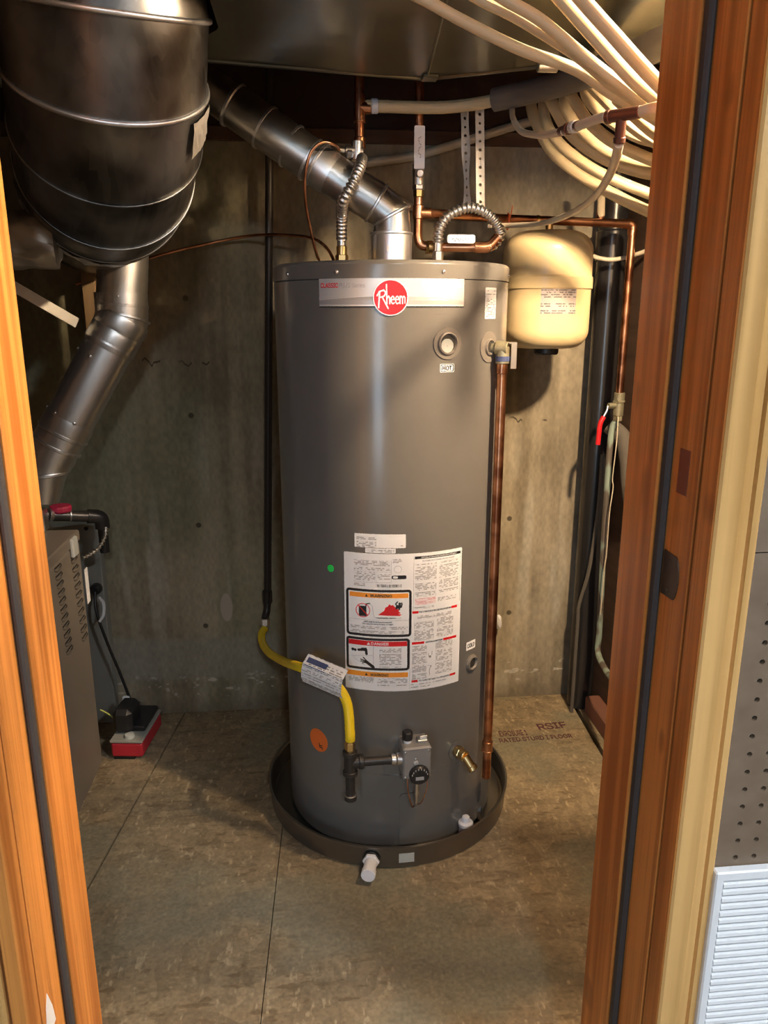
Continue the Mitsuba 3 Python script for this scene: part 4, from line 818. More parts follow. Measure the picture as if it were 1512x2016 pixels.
prof_ = [(0.001, 0.0), (0.03, 0.001)] + [(tr - 0.052 + 0.052 * math.sin(t) - 0.0, 0.052 - 0.050 * math.cos(t)) for t in np.linspace(0.15, 1.57, 9)] + [(tr, Ht * 0.50), (tr + 0.0035, Ht * 0.51), (tr + 0.0035, Ht * 0.60), (tr, Ht * 0.615), (tr - 0.0005, Ht - 0.06)] + [(tr - 0.058 + 0.058 * math.cos(t), Ht - 0.06 + 0.055 * math.sin(t)) for t in np.linspace(0.15, 1.5, 9)] + [(0.02, Ht - 0.001), (0.001, Ht)]
part(tk, 'shell', put(lathe(prof_, 96), (tc[0], TY, z0_)), 'mat_beige', 30)
part(tk, 'air_cap', put(lathe([(0.001, -0.014), (0.030, -0.014), (0.033, -0.010), (0.033, 0.004), (0.001, 0.004)], 28), (tc[0] + 0.0, TY - 0.03, z0_)), 'mat_black', label='black plastic cap underneath')
part(tk, 'stem', cyl((tc[0], TY, z0_ + Ht - 0.004), (tc[0], TY, PY(1075, 437, TY)[2]), 0.010), 'mat_brass')
def tank_hit(px, py):
    d = ray(px, py); C2 = np.array([tc[0], TY]); o = EYE[:2] - C2
    A, B, C = d[:2] @ d[:2], 2 * o @ d[:2], o @ o - tr * tr
    t = (-B - math.sqrt(max(B * B - 4 * A * C, 0))) / (2 * A); q = EYE + d * t
    return math.atan2(q[0] - tc[0], -(q[1] - TY)), q[2]
ph0, zt0 = tank_hit(1066, 563); ph1, zt1 = tank_hit(1132, 618)
gs = np.linspace(ph0, ph1, 10); V = []; UVl = []
for zz_ in (zt1, zt0):
    for a in gs: V.append((tc[0] + (tr + 0.0008) * math.sin(a), TY - (tr + 0.0008) * math.cos(a), zz_)); UVl.append((a * tr, zz_))
Fq = []
for j in range(9): Fq += [[j, j + 1, j + 11], [j, j + 11, j + 10]]
part(tk, 'label', trimesh.Trimesh(np.array(V), np.array(Fq), process=False), 'mat_print2', False, 'silver printed label', uv=np.array(UVl))
mat('mat_print2', base_color=mikit.proc(fine_print((0.52, 0.46, 0.43), (0.10, 0.08, 0.08), 0.0058, 0.8)), roughness=0.4)
zt_ = thing('zip_tie', 'orange zip tie around the copper branch and white tube', 'zip tie')
zc = PY(1000, 431, TY - 0.02)
mm = trimesh.creation.torus(0.016, 0.0016, 20, 8); mm.apply_transform(trimesh.transformations.rotation_matrix(math.pi / 2, [0, 1, 0])); mm.apply_scale([1, 1, 1.25]); mm.apply_translation(zc - [0, 0, 0.006])
scene[zt_] = mikit.ply(join(mm, cyl(zc + [0.002, -0.016, 0.0], zc + [0.006, -0.020, 0.030], 0.0012, 6)), 'mat_zip')
# red handled valve and greenish drop
dvl = thing('drain_ball_valve', 'tarnished brass ball valve with a red lever on the right-hand copper drop', 'valve')
w0 = np.array([e1_[0], e1_[1], PY(1212, 785, TY + 0.04)[2]])
part(dvl, 'body', join(cyl(w0 + [0, 0, 0.018], w0 - [0, 0, 0.006], 0.0155), hexnut(w0 - [0, 0, 0.004], w0 - [0, 0, 0.012], 0.019), cyl(w0 - [0, 0, 0.010], w0 - [0, 0, 0.050], 0.0150), hexnut(w0 - [0, 0, 0.048], w0 - [0, 0, 0.066], 0.0142), cyl(w0 - [0.034, 0.006, 0.020], w0 - [0, 0, 0.020], 0.009)), 'mat_oldbrass')
part(dvl, 'lever', tube(spline([w0 - [0.036, 0.008, 0.020], w0 - [0.040, 0.012, 0.034], w0 - [0.052, 0.018, 0.052]]), 0.0035, 8), 'mat_steel')
part(dvl, 'grip', tube(spline([w0 - [0.050, 0.018, 0.050], w0 - [0.060, 0.020, 0.070], w0 - [0.062, 0.020, 0.100], w0 - [0.063, 0.020, 0.132]]), 0.0072, 12), 'mat_red', label='red plastic grip')
dp = solo('drain_drop', 'stained greenish pipe below the red lever valve', 'pipe', tube(spline([w0 - [0, 0, 0.06], PY(1204, 850, TY + 0.05), PY(1196, 950, TY + 0.05), PY(1188, 1080, TY + 0.06), PY(1180, 1240, TY + 0.07), PY(1177, 1282, TY + 0.06), PY(1190, 1315, TY - 0.05), PY(1215, 1350, TY - 0.2)], 10), 0.0095, 14), 'mat_patina', 35)
solo('hanging_wire', 'thin pale wire hanging along the stained drain pipe', 'wire', tube(spline([PY(1217, 820, TY + 0.02), PY(1214, 870, TY + 0.015), PY(1206, 940, TY + 0.02), PY(1207, 960, TY + 0.02), PY(1200, 1010, TY + 0.02), PY(1194, 1090, TY + 0.03), PY(1190, 1120, TY + 0.03), PY(1182, 1210, TY + 0.04)], 8), 0.0018, 8), 'mat_greytube')
ab = thing('drain_pipe', 'glossy black plastic drain pipe standing in the right rear corner', 'pipe')
abx = np.array([0.915, 0, 0])
part(ab, 'pipe', tube([[abx[0], 2.335, 0.0], [abx[0], 2.335, 2.3]], 0.042, 36), 'mat_abs', 40)
part(ab, 'hub', put(lathe([(0.042, 0), (0.048, 0.003), (0.048, 0.085), (0.042, 0.090)], 36), (abx[0], 2.335, PY(1205, 500, 2.30)[2] - 0.02)), 'mat_abs')
solo('grey_duct_elbow', 'grey fabric-wrapped pipe bending against the right wall below the red lever', 'pipe', tube(spline([PY(1200, 838, 2.24), PY(1226, 862, 2.21), PY(1236, 905, 2.18), PY(1240, 960, 2.16), PY(1252, 1030, 2.14), PY(1275, 1090, 2.12)], 10), 0.025, 24), 'mat_insul2', 40)
mat('mat_insul2', base_color=(0.10, 0.09, 0.075), roughness=0.9)
solo('thin_tube', 'narrow pale tube running down the corner beside the black drain pipe', 'tube', tube(spline([PY(1186, 895, 2.26), PY(1178, 1000, 2.26), PY(1160, 1120, 2.27), PY(1140, 1190, 2.28), PY(1137, 1230, 2.28), PY(1137, 1230, 2.28) * [1, 1, 0]], 8), 0.006, 10), 'mat_insul2')

# perforated hanger straps
def strap(px0, py0, px1, py1, Y, w, twist, label):
    a, b = PY(px0, py0, Y), PY(px1, py1, Y); L = np.linalg.norm(b - a)
    hs = [Point(0, 0.012 + k * 0.019).buffer(0.0028 if k % 2 else 0.0036, 4) for k in range(int(L / 0.019))]
    m = extr(sbox(-w, 0, w, L).difference(unary_union(hs)), 0.0012)
    v, f = trimesh.remesh.subdivide_to_size(m.vertices, m.faces, 0.02, max_iter=10)
    ang = twist(v[:, 1] / L); ca, sa = np.cos(ang), np.sin(ang)
    d = (b - a) / L
    P = a + d * v[:, 1:2]; P = P + np.stack([v[:, 0] * ca - v[:, 2] * sa * 0, -v[:, 2] * ca - v[:, 0] * sa, v[:, 0] * 0], 1)
    return solo('hanger_strap', label, 'metal strap', trimesh.Trimesh(P, f, process=False), 'mat_strap', False)
mat('mat_strap', base_color=(0.66, 0.64, 0.58), metallic=0.15, roughness=0.5)
strap(946, 408, 944, 195, hy - 0.02, 0.0105, lambda t: 0 * t, 'flat pale perforated hanger strap holding the copper branch')
strap(920, 412, 914, 195, hy + 0.02, 0.0105, lambda t: 0.4 + 0.75 * np.sin(t * 6), 'twisted grey perforated hanger strap beside the flat one')

# capillary and wall lines
solo('copper_capillary', 'thin copper capillary tube looping from the chrome valve down to the heater top', 'tube', tube(spline([vp - [0.040, 0.006, 0], PY(660, 286, LY - 0.08), PY(635, 280, LY - 0.1), PY(612, 300, LY - 0.1), PY(601, 345, LY - 0.09), PY(602, 400, LY - 0.06), PY(612, 455, LY - 0.03), PY(623, 500, LY), PY(628, 512, LY + 0.02)], 10), 0.0032, 10), 'mat_copper', 40)
solo('copper_wall_tube', 'thin dark copper tube crossing the concrete wall from the duct to the heater', 'tube', tube(spline([PY(150, 560, 2.37), PY(300, 507, 2.37), PY(400, 482, 2.37), PY(480, 466, 2.36), PY(540, 462, 2.30), PY(610, 468, 2.25), PY(640, 485, 2.18), PY(655, 508, 2.10), PY(657, 520, 2.06)], 10), 0.0042, 10), 'mat_copper', 40)
WT = WALL_Y - 0.03
solo('grey_wall_tube', 'pale grey tube sagging across the upper concrete wall behind the pipes', 'tube', tube(spline([PY(560, 300, WT), PY(660, 325, WT), PY(740, 318, WT), PY(820, 306, WT), PY(900, 283, WT), PY(980, 258, WT), PY(1060, 235, WT)], 10), 0.0125, 14), 'mat_greytube', 40)
solo('grey_wall_tube', 'short pale tube slanting down behind the flue elbow', 'tube', tube(spline([PY(640, 320, WT), PY(720, 362, WT), PY(800, 402, WT), PY(860, 425, WT)], 8), 0.0115, 14), 'mat_greytube', 40)

# ------------------------------------------------------------------ plastic tubing overhead
def pex(label, pxs, ys, r=0.0118, group=None, name='plastic_tube'):
    pts = [PY(x, y, Y) for (x, y), Y in zip(pxs, ys)]
    m_, u_ = tube(spline(pts, 9), r, 18, uv=True)
    return solo(name, label, 'tube', m_, 'mat_pex', True, group, uv=u_)
GT = 'bright plastic tubes crossing under the ceiling duct'
pex('lowest bright cream tube slanting across the duct from the top centre', [(790, -22), (837, 0), (911, 41), (1022, 96), (1133, 137), (1207, 186), (1300, 241), (1420, 330), (1580, 480)], np.linspace(1.275, 1.215, 9), 0.0085, GT)
pex('cream tube second from the lowest of those crossing the duct', [(880, -40), (948, 0), (1022, 37), (1133, 107), (1207, 167), (1281, 215), (1410, 295), (1600, 440)], np.linspace(1.250, 1.190, 8), 0.0085, GT)
pex('printed cream tube in the middle of those crossing the duct', [(930, -45), (993, -2), (1062, 38), (1152, 112), (1244, 184), (1300, 228), (1420, 310), (1620, 450)], np.linspace(1.225, 1.165, 8), 0.0085, GT)
pex('yellowish tube next to the topmost of those crossing the duct', [(1068, -40), (1104, 0), (1170, 74), (1244, 156), (1300, 204), (1420, 296), (1620, 430)], np.linspace(1.200, 1.140, 7), 0.0092, GT)
pex('topmost cream tube of those crossing the duct, nearest the right jamb', [(1110, -45), (1147, 0), (1207, 67), (1304, 172), (1430, 280), (1620, 410)], np.linspace(1.175, 1.115, 6), 0.0102, GT)
GB = 'plastic tubes fanning out behind the right jamb'
bund = [([(1050, 175), (1046, 210), (1062, 255), (1092, 304), (1155, 352), (1228, 393), (1330, 440)], 'outermost lower tube of the fan, curving lowest above the copper branch', 1.98, 0.0135),
        ([(1074, 178), (1070, 215), (1083, 258), (1120, 300), (1190, 345), (1330, 402)], 'second tube from the bottom of the fan', 1.91, 0.0125),
        ([(1072, 172), (1094, 216), (1128, 268), (1190, 312), (1262, 338), (1340, 350)], 'glossy tube third from the bottom of the fan', 1.80, 0.0130),
        ([(1112, 170), (1112, 205), (1135, 246), (1190, 292), (1262, 316), (1330, 322)], 'tube in the middle of the fan under the copper tee', 1.76, 0.0120),
        ([(1108, 160), (1135, 205), (1165, 246), (1222, 288), (1340, 338)], 'tube crossing the middle of the fan below the copper tee', 1.69, 0.0115),
        ([(1150, 165), (1160, 195), (1196, 232), (1262, 270), (1345, 286)], 'tube in the fan meeting the copper tee', 1.64, 0.0125),
        ([(1165, 170), (1195, 200), (1235, 240), (1285, 276), (1350, 312)], 'upper tube of the fan beside the right jamb', 1.56, 0.0115),
        ([(1215, 195), (1250, 228), (1290, 262), (1350, 300)], 'short visible tube nearest the jamb in the fan', 1.42, 0.0105)]
for pts, lab, Y, rr_ in bund:
    pex(lab, pts, np.linspace(Y + 0.05, Y - 0.12, len(pts)), rr_, group=GB)
lp = thing('looped_tube', 'white tube looping under the foam sleeve to the dark copper tee', 'tube')
pts = [PY(x, y, Y) for (x, y), Y in zip([(1008, 205), (1010, 232), (1026, 258), (1060, 266), (1095, 262), (1112, 258)], [1.91, 1.77, 1.60, 1.45, 1.30, 1.24])]
part(lp, 'tube', tube(spline(pts, 9), 0.0062, 16), 'mat_greytube', 40)
part(lp, 'coupling', join(cyl(PY(1104, 259, 1.26), PY(1140, 247, 1.19), 0.0072), cyl(PY(1116, 254, 1.235), PY(1121, 253, 1.225), 0.0085)), 'mat_copper_dark')
mat('mat_copper_dark', base_color=(0.16, 0.08, 0.06), metallic=0.7, roughness=0.4)
part(lp, 'crimp', cyl(PY(1126, 251, 1.215), PY(1134, 249, 1.20), 0.0088), 'mat_strap')
part(lp, 'tube', tube(spline([PY(1134, 250, 1.20), PY(1165, 238, 1.15), PY(1195, 229, 1.105)], 8), 0.0066, 16), 'mat_greytube', 40)
te = thing('copper_tee', 'dark copper tee joining three white tubes in front of the fan', 'pipe fitting')
T0, T1, Tm, Td = PY(1193, 231, 1.11), PY(1262, 220, 1.07), PY(1224, 226, 1.092), PY(1219, 282, 1.105)
part(te, 'body', join(cyl(T0, T1, 0.0080), cyl(Tm, Td, 0.0070), cyl(T0, T0 + (T1 - T0) * 0.15, 0.0090), cyl(Td + (Tm - Td) * 0.25, Td, 0.0082)), 'mat_copper_dark')
solo('looped_tube', 'white tube leaving the copper tee towards the right jamb', 'tube', tube(spline([T1 - (T1 - T0) * 0.05, PY(1290, 212, 1.055), PY(1380, 192, 1.045)], 8), 0.0072, 16), 'mat_pex2', 40)
mat('mat_pex2', base_color=(0.66, 0.56, 0.38), roughness=0.4)
solo('curved_tube', 'grey-white tube sweeping down from the copper tee to the copper branch', 'tube', tube(spline([Td, PY(1212, 312, 1.17), PY(1198, 348, 1.30), PY(1170, 388, 1.50), PY(1125, 420, 1.72), PY(1065, 440, 1.92), PY(1000, 444, 2.07), PY(960, 444, 2.09)], 10), 0.0068, 16), 'mat_greytube', 40)
solo('sagging_tube', 'thin grey tube sagging across the black drain pipe behind the cream tank', 'tube', tube(spline([PY(1135, 480, 2.26), PY(1165, 503, 2.25), PY(1200, 511, 2.24), PY(1235, 506, 2.22), PY(1275, 493, 2.16), PY(1330, 470, 2.1)], 8), 0.0062, 12), 'mat_greytube', 40)
stub = PY(1180, 405, 2.16)
k = thing('tube_stub', 'short white tube stub rising from the copper branch beside the tank', 'tube')
part(k, 'tube', tube([PY(1183, 425, 2.16), PY(1184, 370, 2.14), PY(1190, 340, 2.1)], 0.0105, 14), 'mat_pex2', 40)
part(k, 'fitting', cyl(PY(1181, 440, 2.165), PY(1183, 412, 2.16), 0.0118), 'mat_copper')

# ------------------------------------------------------------------ ducts
# rectangular sheet-metal duct overhead: two dented underside panels meeting at a crease
DZ = 1.80
c1_, c2_, c3_ = PZ(425, 120, DZ), PZ(840, 155, DZ), PZ(1112, 125, DZ)
dl, dr_ = (c2_ - c1_), (c3_ - c2_)
pA = c1_ + dl * ((-0.25 - c1_[0]) / dl[0]); pC = np.array([0.955, c3_[1] - 0.03, DZ])
top_ = PZ(885, -20, DZ)
YF = 1.27
def crease_x(y): return c2_[0] + (top_[0] - c2_[0]) * (y - c2_[1]) / (top_[1] - c2_[1])
def under(poly_fn, x_a, x_b, nx=40, ny=30, dent=0.006):
    V, Fq = [], []
    for i in range(ny + 1):
        for j in range(nx + 1):
            u = j / nx
            y1 = poly_fn(u); y = YF + (y1 - YF) * i / ny
            x = x_a(y) + (x_b(y) - x_a(y)) * u
            z = DZ + dent * (meshkit.fbm(np.array([x * 7, y * 7, 1.0]), 2, 3) - 0.5) * min(1, 6 * u * (1 - u) + 0.15)
            V.append((x, y, z))
    for i in range(ny):
        for j in range(nx):
            a = i * (nx + 1) + j; Fq += [[a, a + nx + 2, a + 1], [a, a + nx + 1, a + nx + 2]]
    return trimesh.Trimesh(np.array(V), np.array(Fq), process=False)
rd = thing('rectangular_duct', 'wide dark sheet-metal duct under the ceiling above the water heater', 'duct')
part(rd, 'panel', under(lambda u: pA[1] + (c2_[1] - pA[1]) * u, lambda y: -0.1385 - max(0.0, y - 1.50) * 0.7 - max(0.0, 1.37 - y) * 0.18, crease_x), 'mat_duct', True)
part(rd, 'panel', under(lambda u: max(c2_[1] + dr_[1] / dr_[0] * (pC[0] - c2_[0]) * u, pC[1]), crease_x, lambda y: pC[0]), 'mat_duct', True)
def wallq(a, b, h0, h1): 
    return trimesh.Trimesh([(a[0], a[1], h0), (b[0], b[1], h0), (b[0], b[1], h1), (a[0], a[1], h1)], [(0, 1, 2), (0, 2, 3)], process=False)
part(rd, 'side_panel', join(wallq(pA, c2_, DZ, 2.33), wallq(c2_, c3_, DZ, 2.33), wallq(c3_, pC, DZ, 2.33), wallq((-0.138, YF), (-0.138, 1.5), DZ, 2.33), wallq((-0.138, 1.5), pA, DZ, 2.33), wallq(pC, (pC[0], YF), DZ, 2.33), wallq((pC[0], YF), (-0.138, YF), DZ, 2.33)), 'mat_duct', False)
part(rd, 'edge_flange', join(tube([pA, c2_], 0.005, 8), tube([c2_, c3_], 0.005, 8)), 'mat_duct', 40)
part(rd, 'crease', tube([c2_ + [0, 0, 0.001], [crease_x(YF), YF, DZ + 0.001]], 0.003, 8), 'mat_duct', 40)
part(rd, 'corner_tab', bx(c2_[0] - 0.012, c2_[0] + 0.02, c2_[1] - 0.035, c2_[1], DZ - 0.006, DZ, 0.001), 'mat_duct')
k = thing('edge_clip', 'small steel clip on the duct edge beside the foam sleeve', 'clip')
ec = PZ(1078, 132, DZ - 0.01); scene[k] = mikit.ply(cyl(ec - [0.02, 0, 0], ec + [0.02, 0, 0.0], 0.010), 'mat_steel')

# big round duct with a gored elbow turning left
BX, BY, BR, RC = -0.307, 1.414, 0.165, 0.32
OUT = np.array([0.30, -0.954])
PVZ = 1.915
bd_ = thing('round_duct', 'large galvanized round duct with a segmented elbow at the upper left', 'duct')
def ring_pts(th, n=64, r=BR):
    a = np.arange(n) * 2 * np.pi / n
    return np.array([bend(th, q, r) for q in a])
def bend(th, a, r):
    u = (RC + r * math.cos(a)) * math.cos(th) - RC; w = r * math.sin(a)
    return np.array([BX + OUT[0] * u - OUT[1] * w, BY + OUT[1] * u + OUT[0] * w, PVZ - (RC + r * math.cos(a)) * math.sin(th)])
def loft(rs):
    n = len(rs[0]); V = np.vstack(rs); Fq = []
    for i in range(len(rs) - 1):
        for j in range(n):
            q, s_ = i * n + j, i * n + (j + 1) % n
            Fq += [[q, s_ + n, s_], [q, q + n, s_ + n]]
    return trimesh.Trimesh(V, np.array(Fq), process=False)
def dented(m, amp, seed):
    v = m.vertices; d = (meshkit.fbm(v * 9, 3, seed) - 0.5) * amp
    c = v - np.array([BX, BY, 0]); m.vertices = v + m.vertex_normals * d[:, None]; return m
def straight(z0, z1, k=14, n=72):
    R0 = ring_pts(0.0, n)
    return loft([R0 * [1, 1, 0] + [0, 0, z] for z in np.linspace(z1, z0, k)])
part(bd_, 'straight_section', dented(straight(PVZ, 2.34), 0.004, 11), 'mat_galv_dark', True)
th_ = [math.radians(t) for t in (0, 20, 38, 57, 75, 90)]
for i in range(5):
    A_, B_ = ring_pts(th_[i], 72), ring_pts(th_[i + 1], 72)
    part(bd_, 'elbow_segment', dented(loft([A_ + (B_ - A_) * t for t in np.linspace(0, 1, 8)]), 0.004, 20 + i), 'mat_galv_dark', True)
H0 = ring_pts(th_[5], 72)
LEG = np.array([-OUT[0], -OUT[1], 0])
part(bd_, 'straight_section', loft([H0, H0 + LEG * 0.12]), 'mat_galv_dark', True)
part(bd_, 'straight_section', loft([H0 + LEG * 0.12, H0 + LEG * 0.55]), 'mat_galv_dark', True)
for i, th in enumerate(th_):
    rr = ring_pts(th, 72, BR + 0.0015); rr = np.vstack([rr, rr[:2]])
    part(bd_, 'seam', tube(rr, 0.0045 if 0 < i < 3 else 0.0025, 8, caps=False), 'mat_galv' if 0 < i < 3 else 'mat_galv_dark', 60)  # two seams in brighter metal, their highlight put into the colour
# crumpled foil tape at the far end
H1 = ring_pts(th_[5], 72, BR + 0.004) + LEG * 0.03
m = loft([H1 + LEG * 0.012 * i for i in range(8)])
v = m.vertices; m.vertices = v + (meshkit.fbm(v * 60, 3, 5) - 0.5)[:, None] * 0.012
part(bd_, 'foil_tape', m, 'mat_tape', False, label='crumpled foil tape around the duct end')
rr = np.random.RandomState(9)
def tape_patch(th0, th1, a0, a1, nm):
    V, n = [], 14
    for i in range(6):
        for j in range(n):
            th = th0 + (th1 - th0) * i / 5; a = a0 + (a1 - a0) * j / (n - 1); r = BR + 0.004 + 0.003 * rr.rand()
            V.append(bend(th, a, r))
    Fq = []
    for i in range(5):
        for j in range(n - 1): q = i * n + j; Fq += [[q, q + n + 1, q + 1], [q, q + n, q + n + 1]]
    part(bd_, nm, trimesh.Trimesh(np.array(V), np.array(Fq), process=False), 'mat_tape2', False)
mat('mat_tape2', base_color=(0.55, 0.52, 0.47), metallic=0.8, roughness=0.3)
tape_patch(math.radians(40), math.radians(49), 0.85, 1.35, 'tape_scrap')

sd0, sd1 = PY(112, 474, 1.70), PY(-160, 470, 1.66)
m = tube(resample([sd0, sd1], 0.012), 0.056, 40); v = m.vertices; m.vertices = v + m.vertex_normals * ((meshkit.fbm(v * 45, 3, 8) - 0.5) * 0.016)[:, None]
sdk = solo('foil_duct', 'crumpled foil-wrapped duct running left beside the round elbow', 'duct', m, 'mat_tape2', 20)
# flue of the left cabinet
ff = thing('cabinet_flue', 'bright galvanized vent pipe slanting from behind the round duct to the cabinet', 'vent pipe')
QY = 2.10
qa, qb, qc, qd, qe = PY(240, 470, QY), PY(240, 600, QY), PY(232, 650, QY - 0.01), PY(124, 852, QY - 0.04), PY(92, 945, QY - 0.05)
qr = 0.063
part(ff, 'pipe', tube([[qa[0], qa[1], 1.475], qb], qr, 48, caps=False), 'mat_galv', 40)
part(ff, 'elbow', tube(fillet([qb + [0, 0, 0.03], PY(242, 632, QY), qc + (qd - qc) * 0.16], 0.075, 5), qr + 0.003, 48, caps=False), 'mat_galv', 12)
part(ff, 'pipe', tube([qc + (qd - qc) * 0.05, qd], qr - 0.001, 48, caps=False), 'mat_galv', 40)
part(ff, 'elbow', tube([qd, qd + (qd - qc) * 0.22, PY(86, 930, QY - 0.05), PY(84, 985, QY - 0.05)], [qr, qr, qr - 0.006, qr - 0.02], 48, caps=False), 'mat_galv', 25)
for c, d, w, h in ((qb, qa - qb, 0.012, 0.004), (PY(243, 625, QY), qb - qc, 0.010, 0.005), (qd, qd - qc, 0.012, 0.004), (qd + (qd - qc) * 0.12, qd - qc, 0.010, 0.004), (PY(86, 930, QY - 0.05), np.array([0, 0, 1.0]), 0.010, 0.004)):
    part(ff, 'seam', band(c, d, qr, w, h), 'mat_galv')
part(ff, 'foil_tape', band(qc + (qd - qc) * 0.10, qd - qc, qr + 0.001, 0.05, 0.0012), 'mat_tape')
part(ff, 'foil_tape', band(qc - (qd - qc) * 0.06, qd - qc, qr + 0.003, 0.04, 0.0012), 'mat_tape')
part(ff, 'foil_tape', band(qd - (qd - qc) * 0.06, qd - qc, qr + 0.001, 0.05, 0.0012), 'mat_tape')
dq = (qd - qc) / np.linalg.norm(qd - qc); fa, fb, _ = frame(dq)
for base, angs in ((qd - dq * 0.045, (2.9, 3.8, 4.6)), (qc + dq * 0.09, (3.6, 4.6))):
    for t in angs:
        o = fa * math.cos(t) + fb * math.sin(t)
        if o[1] > 0: o = -o
        part(ff, 'screw', put(lathe([(0.005, 0), (0.004, 0.003), (0.001, 0.004)], 10), base + o * (qr - 0.0005), o), 'mat_steel')
for t in (-0.9, 0.1):
    o = np.array([math.sin(t), -math.cos(t), 0]); part(ff, 'screw', put(lathe([(0.005, 0), (0.004, 0.003), (0.001, 0.004)], 10), qb + [0, 0, 0.02] + o * (qr - 0.0005), o), 'mat_steel')

# ------------------------------------------------------------------ cabinet at the left and its fittings
CX, CY0, CY1 = -0.655, 1.45, 2.13
cz = PX(163, 1033, CX)[2]
cb = thing('heating_cabinet', 'grey-brown metal heating cabinet with louvered side behind the left jamb', 'boiler cabinet')
part(cb, 'body', bx(CX - 0.45, CX, CY0, CY1, 0.0, cz - 0.034, 0.004), 'mat_cabinet')
part(cb, 'top_panel', bx(CX - 0.452, CX + 0.003, CY0 - 0.003, CY1 + 0.003, cz - 0.032, cz, 0.004), 'mat_cabinet')
def scoop(w, h, d):
    V, Fq = [], []
    na, nb = 7, 4
    for i in range(na + 1):
        a = math.pi * i / na
        for j in range(nb + 1):
            b = math.pi / 2 * j / nb
            V.append((d * math.sin(a) * math.cos(b), -w * math.cos(a), -h * math.sin(a) * math.sin(b)))
    for i in range(na):
        for j in range(nb): q = i * (nb + 1) + j; Fq += [[q, q + 1, q + nb + 2], [q, q + nb + 2, q + nb + 1]]
    return trimesh.Trimesh(np.array(V), np.array(Fq), process=False)
SC = mikit.ply(scoop(0.026, 0.013, 0.008), 'mat_cabinet', smooth=True); SLOT = None
for col, (xa, ya, xb, yb), nrow in ((0, (113, 1116, 136, 1278), 11), (1, (145, 1100, 166, 1252), 10)):
    for r in range(nrow):
        t = r / (nrow - 1); q = PX(xa + (xb - xa) * t, ya + (yb - ya) * t, CX)
        key = f'{cb}__louver' + (f'_{col * 11 + r:03d}' if col * 11 + r else '')
        scene[key] = {**SC, 'to_world': T().translate([CX, q[1], q[2]])}
        part(key, 'slot', bx(CX - 0.0002, CX + 0.0006, q[1] - 0.024, q[1] + 0.024, q[2] - 0.001, q[2] + 0.0035), 'mat_hole', False)
q = PX(141, 1076, CX)
part(cb, 'latch', bx(CX, CX + 0.012, q[1] - 0.022, q[1] + 0.022, q[2] - 0.028, q[2] + 0.026, 0.004), 'mat_plastic', label='pale plastic latch')
q0, q1 = PX(170, 1115, CX + 0.002), PX(177, 1181, CX + 0.002)
part(cb, 'edge_label', bx(CX + 0.004, CX + 0.006, CY1 + 0.004, CY1 + 0.030, q1[2], q0[2]), 'mat_white', False, 'white label strip on the rear edge')
gb = thing('grey_board', 'grey upright board on the concrete wall behind the cabinet', 'board')
g0_, g1_ = PY(193, 1060, 2.36), PY(214, 1400, 2.36)
scene[gb] = mikit.ply(bx(g1_[0] - 0.16, g0_[0] + 0.002, 2.36, WALL_Y - 0.001, 0.0, PY(180, 1034, 2.36)[2], 0.003), 'mat_board')
part(gb, 'bolt', cyl(PY(170, 1040, 2.36) + [0, 0.002, 0], PY(170, 1040, 2.36) - [0, 0.006, 0], 0.006), 'mat_iron')
bp = thing('black_gas_pipe', 'black iron gas pipe with an elbow lying along the top of the cabinet', 'pipe')
i0, i1 = PY(60, 1013, 2.16), PY(196, 1017, 2.24)
part(bp, 'pipe', cyl(i0, i1, 0.0165), 'mat_iron')
part(bp, 'collar', join(cyl(PY(137, 1014, 2.205), PY(141, 1014, 2.207), 0.0185), cyl(PY(92, 1014, 2.17), PY(99, 1014, 2.18), 0.020)), 'mat_steel')
part(bp, 'elbow', tube(fillet([i1 - (i1 - i0) * 0.18, i1 + (i1 - i0) * 0.03, i1 + (i1 - i0) * 0.03 - [0, 0, 0.035]], 0.02), 0.0205, 20), 'mat_iron', 40)
iz = i1 + (i1 - i0) * 0.03
part(bp, 'drop', cyl(iz - [0, 0, 0.03], iz - [0, 0, 0.11], 0.0140), 'mat_iron')
solo('armored_cable', 'grey flexible conduit curving from the pipe elbow to the cabinet', 'cable', rings(spline([PY(208, 1040, 2.20), PY(207, 1056, 2.18), PY(195, 1078, 2.16), PY(178, 1091, 2.15), PY(164, 1098, 2.14)], 8), 0.0048, 0.0006, 0.005, 10), 'mat_steel', 40)
k = thing('valve_handle', 'red valve wheel on top of the cabinet beside the flue', 'valve')
scene[k] = mikit.ply(join(put(lathe([(0.001, -0.009), (0.028, -0.009), (0.031, -0.004), (0.031, 0.004), (0.028, 0.009), (0.001, 0.009)], 12), PY(119, 1001, 2.20)), cyl(PY(119, 1001, 2.20), PY(119, 1013, 2.19), 0.008)), 'mat_redvalve'); mat('mat_redvalve', base_color=(0.35, 0.02, 0.06), roughness=0.5)
k = thing('steel_bracket', 'small steel bracket at the cabinet top beside the jamb', 'bracket')
bq = PY(84, 1015, 2.14); scene[k] = mikit.ply(bx(bq[0] - 0.03, bq[0] + 0.012, bq[1] - 0.03, bq[1] + 0.01, cz, bq[2] + 0.022, 0.003), 'mat_steel')
pg = thing('power_plug', 'black plug on the grey board with its cord running down to the pump', 'plug')
pq = PY(189, 1160, 2.345)
part(pg, 'body', put(lathe([(0.001, 0), (0.016, 0), (0.018, 0.004), (0.017, 0.022), (0.010, 0.030), (0.001, 0.030)], 20), pq + [0, 0.014, 0], (0, -1, 0)), 'mat_black')
part(pg, 'cord', tube(spline([pq + [0, -0.014, -0.004], PY(188, 1195, 2.31), PY(196, 1225, 2.30), PY(215, 1275, 2.30), PY(236, 1325, 2.30), PY(255, 1375, 2.30), PY(262, 1400, 2.29), PY(256, 1425, 2.26), PY(250, 1438, 2.24)], 9), 0.0042, 10), 'mat_black', 40)
